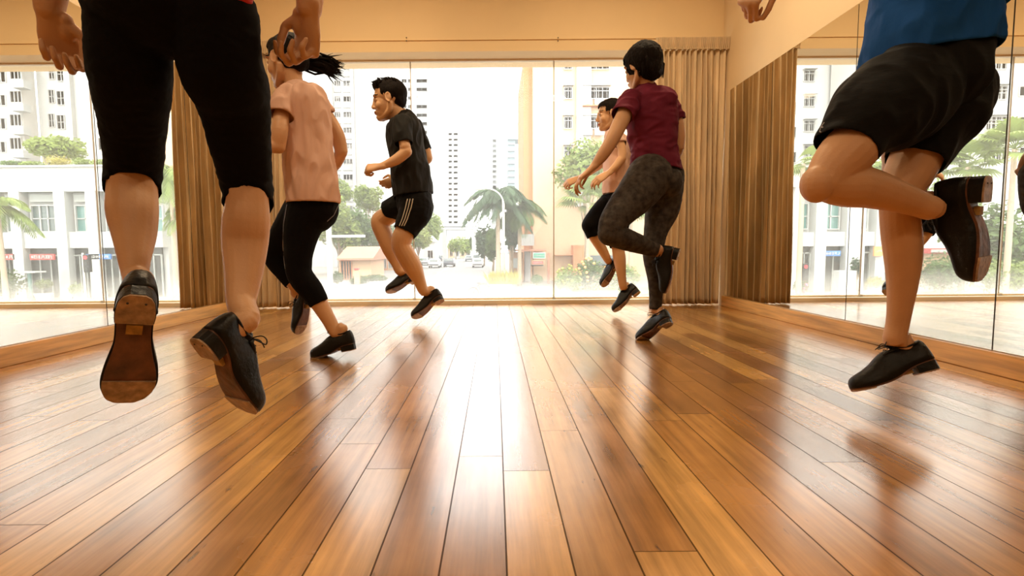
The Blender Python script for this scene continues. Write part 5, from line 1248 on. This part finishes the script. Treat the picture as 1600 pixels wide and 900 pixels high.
for px, py, Y, m, lb, van in ((702.5, 411, 88, 'cardark', 'dark car in the middle of the road heading away', 0), (680, 412, 84, 'carwhite', 'white car by the left kerb, right of the leaping man', 0), (664, 410, 97, 'carsilver', 'silver car just right of the leaping man\'s knee', 0),
                          (747, 411, 84, 'carwhite', 'white car on the right side of the road', 0), (745, 400, 105, 'carwhite', 'white van behind the white car on the right', 1), (733, 400, 125, 'carsilver', 'small pale car beyond the van', 0), (686, 403, 130, 'cardark', 'small dark car far along the left kerb', 0)):
    car(Wp(px, py, Y).x, Y, M[m], lb, van)

# --- seen in the left mirror: buildings far to the right, outside
YM = 34
def frontage(name, label, fn, pxs, Y, depth, seed, xe, ze=None, blabels=()):
    pass
t = thing('shopping_building', 'white two-storey shop building with planted roof, seen in the left mirror', 'building', (23, YM+4, GZ))
xa, xb = sorted((ML(-90, 300, YM).x, ML(250, 300, YM).x))
z_par0, z_par1 = ML(60, 300, YM).z, ML(60, 262, YM).z; z_b0, z_b1 = ML(60, 388, YM).z, ML(60, 363, YM).z
G().box((xa, YM+.5, GZ), (xb, YM+9, z_par1-.3)).build('wall', M['bwhite'], t)
G().box((xa-.2, YM-.15, z_par0), (xb+.2, YM+.6, z_par1)).build('parapet', M['bwhite'], t)
G().box((xa-.3, YM-.3, z_par1), (xb+.3, YM+.6, z_par1+.12)).build('coping', M['bwhite'], t)
G().box((xa, YM-.05, z_b0), (xb, YM+.5, z_b1)).build('storey_band', M['bwhite'], t)
bays = [(-70, -52, -15), (-15, 2, 24), (24, 40, 93), (93, 110, 142), (142, 158, 195), (195, 212, 250)]
for c0, a_, b_ in bays:
    x0_, x1_ = sorted((ML(c0, 400, YM).x, ML(a_, 400, YM).x)); G().box((x0_, YM-.2, GZ), (x1_, YM+.5, z_par0+.1)).build('column', M['bwhite'], t)
    x_, z_, w_, h_ = rect(ML, a_+1, b_-1, 303, 315, YM); G().box((x_-w_/2, YM+.2, z_-h_/2), (x_+w_/2, YM+.5, z_+h_/2)).build('spandrel', M['bgrey'], t)
    x_, z_, w_, h_ = rect(ML, a_+2, b_-2, 321, 361, YM); windows(t, [(x_, z_, w_, h_)], YM+.45, (4 if b_-a_ > 40 else 2, 2, 'bglass' if b_-a_ > 40 else 'tglass', 'bwhite', 0))
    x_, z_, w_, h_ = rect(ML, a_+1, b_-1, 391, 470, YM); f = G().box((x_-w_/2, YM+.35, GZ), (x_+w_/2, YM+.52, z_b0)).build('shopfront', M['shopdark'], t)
    g = G()
    for k in range(4): xx = x_-w_/2+w_*k/3; g.box((xx-.04, YM+.25, GZ), (xx+.04, YM+.36, z_b0-.5))
    g.box((x_-w_/2, YM+.25, z_b0-.55), (x_+w_/2, YM+.36, z_b0-.45)); g.build('shopfront_frame', M['bgrey'], f)
def tsign(label, rc, m, n, seed, **k): return sign(label, ML, rc, YM-.2, m, n, seed, **k)
tsign('red shop fascia with white lettering in the left mirror, between two columns', (46, 84, 397, 406), M['signred'], 9, 3)
tsign('red shop fascia at the left edge of the photo, white lettering', (-4, 22, 397, 406), M['signred'], 6, 4)
tsign('blue and white shop sign over the second shopfront in the left mirror', (134, 172, 397, 405), M['signblue'], 8, 5)
tree_px('roof_tree', 'wide spreading tree on the roof of the white shop building', ML, 88, 208, 256, 42, YM+6, M['leaf_light'], 81, 2000, .2)
for i, (a_, b_, y0_, m, lb) in enumerate(((70, 113, 243, 'leaf_yellow', 'yellow domed bush on the roof edge in the left mirror'), (114, 140, 246, 'leaf_light', 'green bush right of the yellow domed bush'), (142, 168, 248, 'leaf_light', 'small roof bush beside the mirror joint'), (0, 40, 250, 'leaf', 'low roof hedge at the left edge of the mirror'), (38, 70, 252, 'leaf_light', 'low roof planting left of the yellow bush'))):
    bush_px(lb, ML, a_, b_, y0_, 262, YM+1.2, M[m], 90+i, n=700, size=.07)
p = ML(4, 400, 30); palm('palm_tree', 'palm at the left edge of the photo, seen in the mirror', (p.x, 30, GZ), ML(90, 318, 30).z-GZ, 2.2, 16, M['leaf_light'], 95, 1.1, .05, .13)
p = ML(272, 400, 31); palm('palm_tree', 'palm seen in the left mirror between the front dancer\'s legs', (p.x, 31, GZ), ML(90, 268, 31).z-GZ, 2.3, 18, M['leaf_light'], 96, 1.3, .05, .13)
p = ML(215, 400, 27.5); palm('palm_tree', 'palm half hidden behind the front dancer\'s left calf in the mirror', (p.x, 32, GZ), ML(90, 330, 32).z-GZ, 1.8, 14, M['leaf_light'], 97, 1.2, .05, .12)
bush_px('dense shrub at the foot of the palm at the left edge', ML, -20, 36, 418, 466, 31, M['leaf'], 101, n=1500, size=.10)
bush_px('potted greenery under the red fascia in the left mirror', ML, 56, 80, 436, 452, 32.5, M['leaf_light'], 102, n=500, size=.07)
bush_px('small planter bush before the blue sign shopfront', ML, 112, 125, 440, 462, 32, M['leaf_light'], 103, n=400, size=.07)
t = thing('table', 'pale green post with white table tops outside the shops in the left mirror', 'table', (ML(43, 440, 31).x, 31, GZ))
x_ = ML(43, 400, 31).x; G().tube([(x_, 31, GZ), (x_, 31, ML(90, 424, 31).z)], .1, seg=12).build('post', M['tglass'], t); x0_, x1_ = sorted((ML(28, 400, 31).x, ML(61, 400, 31).x)); G().box((x0_, 30.6, ML(90, 426, 31).z), (x1_, 31.4, ML(90, 423.5, 31).z), bev=.02).build('table_top', M['signwhite'], t)
t = thing('tub', 'white planter tub on the pavement in the left mirror', 'planter', (ML(65, 455, 30.5).x, 30.5, GZ))
a_ = ML(67, 455, 29.4); G().tube([(a_.x, 29.4, GZ+.0), (a_.x, 29.4, GZ+.3), (a_.x, 29.4, GZ+.62), (a_.x, 29.4, GZ+.68)], [.22, .32, .42, .44], seg=20).build('tub_bowl', M['signwhite'], t, smooth=True)
def traffic(label, fn, px, Y, ytop, side, group='traffic lights'):
    x_ = fn(px, 0, Y).x; zt_ = fn(px, ytop, Y).z; t = thing('traffic_light', label, 'traffic light', (x_, Y, GZ), group)
    G().tube([(x_, Y, GZ), (x_, Y, zt_+.1)], .06, seg=10).build('pole', M['pole'], t)
    h = G().box((x_+side*.1, Y-.15, zt_-1.05), (x_+side*.45, Y+.1, zt_), bev=.02).build('signal_box', M['black'], t)
    for i in range(3):
        c_ = V((x_+side*.275, Y-.16, zt_-.18-.34*i)); G().tube([c_, c_+V((0, -.02, 0))], .11, seg=16).build('lens', M['redlight'] if i == 0 else M['shopdark'], h)
        G().tube([c_+V((.13*math.cos(a), -.0, .13*math.sin(a))) for a in [math.radians(q) for q in range(0, 181, 20)]], .015, seg=6).build('hood', M['black'], h)
traffic('traffic light on a dark post before the columns, in the left mirror', ML, 101, 30, 398, -1)
# tall apartment blocks behind
t, x0, x1, zt = block('apartment_block', 'white apartment block with recessed balconies, in the left mirror', ML, -60, 37, 0, 60, 1.9, M['bwhite'])
lst = []; l2 = []
for i in range(6):
    y = 70+i*36.5; lst.append(rect(ML, 17, 34, y, y+17, 60)); l2.append(rect(ML, -6, 9, y+6, y+22, 60)); l2.append(rect(ML, -40, -22, y+6, y+22, 60))
windows(t, lst, 60, (3, 1, 'bglass', 'bwhite', 0)); windows(t, l2, 60, (2, 1, 'bglass', 'bwhite', 0))
for i in range(6):
    x_, z_, w_, h_ = rect(ML, 17, 36, 70+i*36.5+18, 70+i*36.5+30, 59); G().box((x_-w_/2, 59, z_-h_/2), (x_+w_/2, 60, z_+h_/2)).build('balcony', M['bpale'], t)
t, x0, x1, zt = block('apartment_block', 'white apartment block with two columns of tall teal windows, in the left mirror', ML, 62, 175, 0, 62, 14, M['bwhite'])
lst = []
for i in range(6):
    y = 66+i*37.5; lst += [rect(ML, 77, 85, y, y+20, 62), rect(ML, 90, 101, y+2, y+23, 62)]
windows(t, lst, 62, (2, 2, 'bglass', 'bwhite', 0)); windows(t, [rect(ML, 155, 172, 70+36.5*i, 88+36.5*i, 62) for i in range(6)], 62, (3, 1, 'tglass', 'bwhite', 0))
G().box(tuple(ML(120, 300, 61.4)[:2])+(GZ,), (ML(118, 400, 61.4).x, 62, zt)).build('downpipe', M['bpale'], t)

# --- seen in the right mirror: buildings far to the left, outside
t = thing('shopping_building', 'white arcaded shop building with teal windows, seen in the right mirror', 'building', (-18, YM+5, GZ))
xa, xb = sorted((MR(1238, 300, YM).x, MR(1425, 300, YM).x))
zt_ = MR(1300, 288, YM).z; z_b1, z_b0 = MR(1370, 362, YM).z, MR(1370, 384, YM).z
G().box((xa, YM+.5, GZ), (xb, YM+9, zt_)).build('wall', M['bwhite'], t)
G().box((xa-.2, YM-.3, zt_-.2), (xb+.2, YM+.6, zt_+.15)).build('cornice', M['bwhite'], t); G().box((xa, YM-.1, z_b0), (xb, YM+.5, z_b1)).build('storey_band', M['bwhite'], t)
for a_, b_ in ((1236, 1247), (1270, 1287), (1318, 1340), (1364, 1380), (1410, 1425)):
    x0_, x1_ = sorted((MR(a_, 400, YM).x, MR(b_, 400, YM).x)); G().box((x0_, YM-.25, GZ), (x1_, YM+.5, zt_)).build('column', M['bwhite'], t)
for a_, b_ in ((1291, 1318), (1342, 1362), (1250, 1268), (1382, 1406)):
    x_, z_, w_, h_ = rect(MR, a_+1, b_-1, 318, 357, YM); windows(t, [(x_, z_, w_, h_)], YM+.45, (2, 2, 'tglass', 'bwhite', 0))
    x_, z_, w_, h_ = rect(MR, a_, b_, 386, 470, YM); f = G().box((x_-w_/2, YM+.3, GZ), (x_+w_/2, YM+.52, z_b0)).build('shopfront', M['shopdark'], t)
    g = G()
    for k in range(3): xx = x_-w_/2+w_*k/2; g.box((xx-.04, YM+.2, GZ), (xx+.04, YM+.32, z_b0-.4))
    g.box((x_-w_/2, YM+.2, z_b0-.5), (x_+w_/2, YM+.32, z_b0-.4)); g.build('shopfront_frame', M['bgrey'], f)
sign('blue and white shop sign in the right mirror, over a dark doorway', MR, (1289, 1314, 392, 400), YM-.2, M['signblue'], 5, 7)
sign('orange panel over the shopfront in the right mirror, beside the raised leg', MR, (1367, 1380, 385, 400), YM-.45, M['flower'], 2, 8, tz=.2)
traffic('traffic light in the right mirror before the arcade column', MR, 1266, 31, 412, -1); traffic('second traffic signal in the right mirror, left of the first', MR, 1253, 31.5, 414, 1)
for px, lb in ((1349, 'slim white lamp post in the right mirror beside the mirror joint'),):
    x_ = MR(px, 400, 30).x; t = thing('lamp_post', lb, 'lamp post', (x_, 30, GZ)); G().tube([(x_, 30, GZ), (x_, 30, MR(1370, 290, 30).z)], .07, seg=10).build('pole', M['signwhite'], t); G().tube([(x_, 30, MR(1370, 290, 30).z), (x_+.5, 30, MR(1370, 286, 30).z)], .05, seg=8).build('arm', M['signwhite'], t)
bush_px('pink blossomed shrub in the right mirror near the traffic signals', MR, 1240, 1262, 436, 458, 32, M['leaf'], 111, n=500, size=.08, fm='pinkf', nf=12)
tree_px('flowering_tree', 'small dark tree with red blossoms by the joint in the right mirror', MR, 1340, 398, 436, 10, 32, M['leaf_dark'], 112, 500, .1, group=None)
bush_px('pale potted bush beside the lower leg in the right mirror', MR, 1357, 1384, 432, 452, 31, M['leaf_yellow'], 113, n=600, size=.07)
t = thing('utility_box', 'grey utility box on the pavement in the right mirror', 'utility box', (MR(1325, 450, 31.5).x, 31.5, GZ))
x_, z_, w_, h_ = rect(MR, 1312, 1339, 423, 445, 31.5); G().box((x_-w_/2, 31.5, GZ+.3), (x_+w_/2, 32.1, z_+h_/2), bev=.03).build('cabinet', M['bpale'], t); G().box((x_-w_/2, 31.5, GZ), (x_+w_/2, 32.1, GZ+.3)).build('plinth', M['stone'], t)
t, x0, x1, zt = block('apartment_block', 'white apartment block with hooded windows, left part of the right mirror', MR, 1205, 1350, 0, 56, 14, M['bwhite'])
windows(t, [rect(MR, 1256, 1272, 72+39*i, 88+39*i, 56) for i in range(6)], 56, (2, 1, 'bglass', 'bwhite', 5)); windows(t, [rect(MR, 1238, 1243, 82+39*i, 98+39*i, 56) for i in range(5)], 56, (1, 1, 'bglass', 'bwhite', 0))
windows(t, [rect(MR, 1310, 1328, 72+39*i, 88+39*i, 56) for i in range(5)], 56, (2, 1, 'bglass', 'bwhite', 5))
t, x0, x1, zt = block('apartment_block', 'white apartment block with barred windows, right part of the right mirror', MR, 1352, 1680, 0, 50, 5.4, M['bwhite'])
windows(t, [rect(MR, 1540+k, 1572+k, 88+47.5*i, 108+47.5*i, 50) for i in range(4) for k in (-95, 0, 95)], 50, (4, 2, 'bglass', 'bwhite', 6)); windows(t, [rect(MR, 1496, 1508, 62+47.5*i, 78+47.5*i, 50) for i in range(5)], 50, (1, 1, 'bglass', 'bwhite', 0)); windows(t, [rect(MR, 1592, 1602, 136+47.5*i, 150+47.5*i, 50) for i in range(3)], 50, (1, 1, 'bglass', 'bwhite', 0))
p = MR(1505, 400, 33); fanpalm('fan_palm', 'fan palm in the right mirror behind the raised shoe', (p.x, 33, GZ), MR(1370, 262, 33).z-GZ, 2.3, 18, M['leaf_light'], 121)
p = MR(1575, 400, 30); fanpalm('fan_palm', 'fan palm at the right edge of the right mirror', (p.x, 30, GZ), MR(1370, 235, 30).z-GZ, 2.4, 20, M['leaf_light'], 122)
p = MR(1250, 400, 31); fanpalm('fan_palm', 'small fan palm above the arcade beside the curtain reflection', (p.x, 31, GZ), MR(1370, 255, 31).z-GZ, 1.5, 12, M['leaf_light'], 123)
tree_px('feathery_tree', 'large feathery tree right of the raised shoe in the mirror', MR, 1562, 300, 430, 50, 36, M['leaf'], 124, 3000, .22); tree_px('feathery_tree', 'tree behind the raised shoe in the right mirror', MR, 1490, 270, 400, 40, 44, M['leaf_light'], 125, 2200, .24)
tree_px('feathery_tree', 'tree seen between the legs of the blue-shirted dancer in the mirror', MR, 1400, 222, 310, 40, 40, M['leaf_light'], 128, 2200, .22)
bush_px('broad roadside shrub right of the standing leg in the mirror', MR, 1436, 1512, 395, 458, 32, M['leaf'], 126, n=2200, size=.11); bush_px('yellow-green shrub at the right edge of the right mirror', MR, 1520, 1620, 405, 462, 31, M['leaf_light'], 127, n=2200, size=.12)
t = thing('bus_shelter', 'low building with red and white fascia behind the shrubs in the right mirror', 'building', (MR(1478, 400, 40).x, 40, GZ))
x_, z_, w_, h_ = rect(MR, 1455, 1500, 388, 396, 40); G().box((x_-w_/2, 40, z_-h_/2), (x_+w_/2, 42, z_+h_/2)).build('fascia', M['signred'], t); G().box((x_-w_/2, 39.9, z_-.12), (x_+w_/2, 40, z_+.12)).build('fascia_stripe', M['signwhite'], t)
G().box((x_-w_/2+.2, 40.3, GZ), (x_+w_/2-.2, 42, z_-h_/2)).build('wall', M['bpeach'], t)
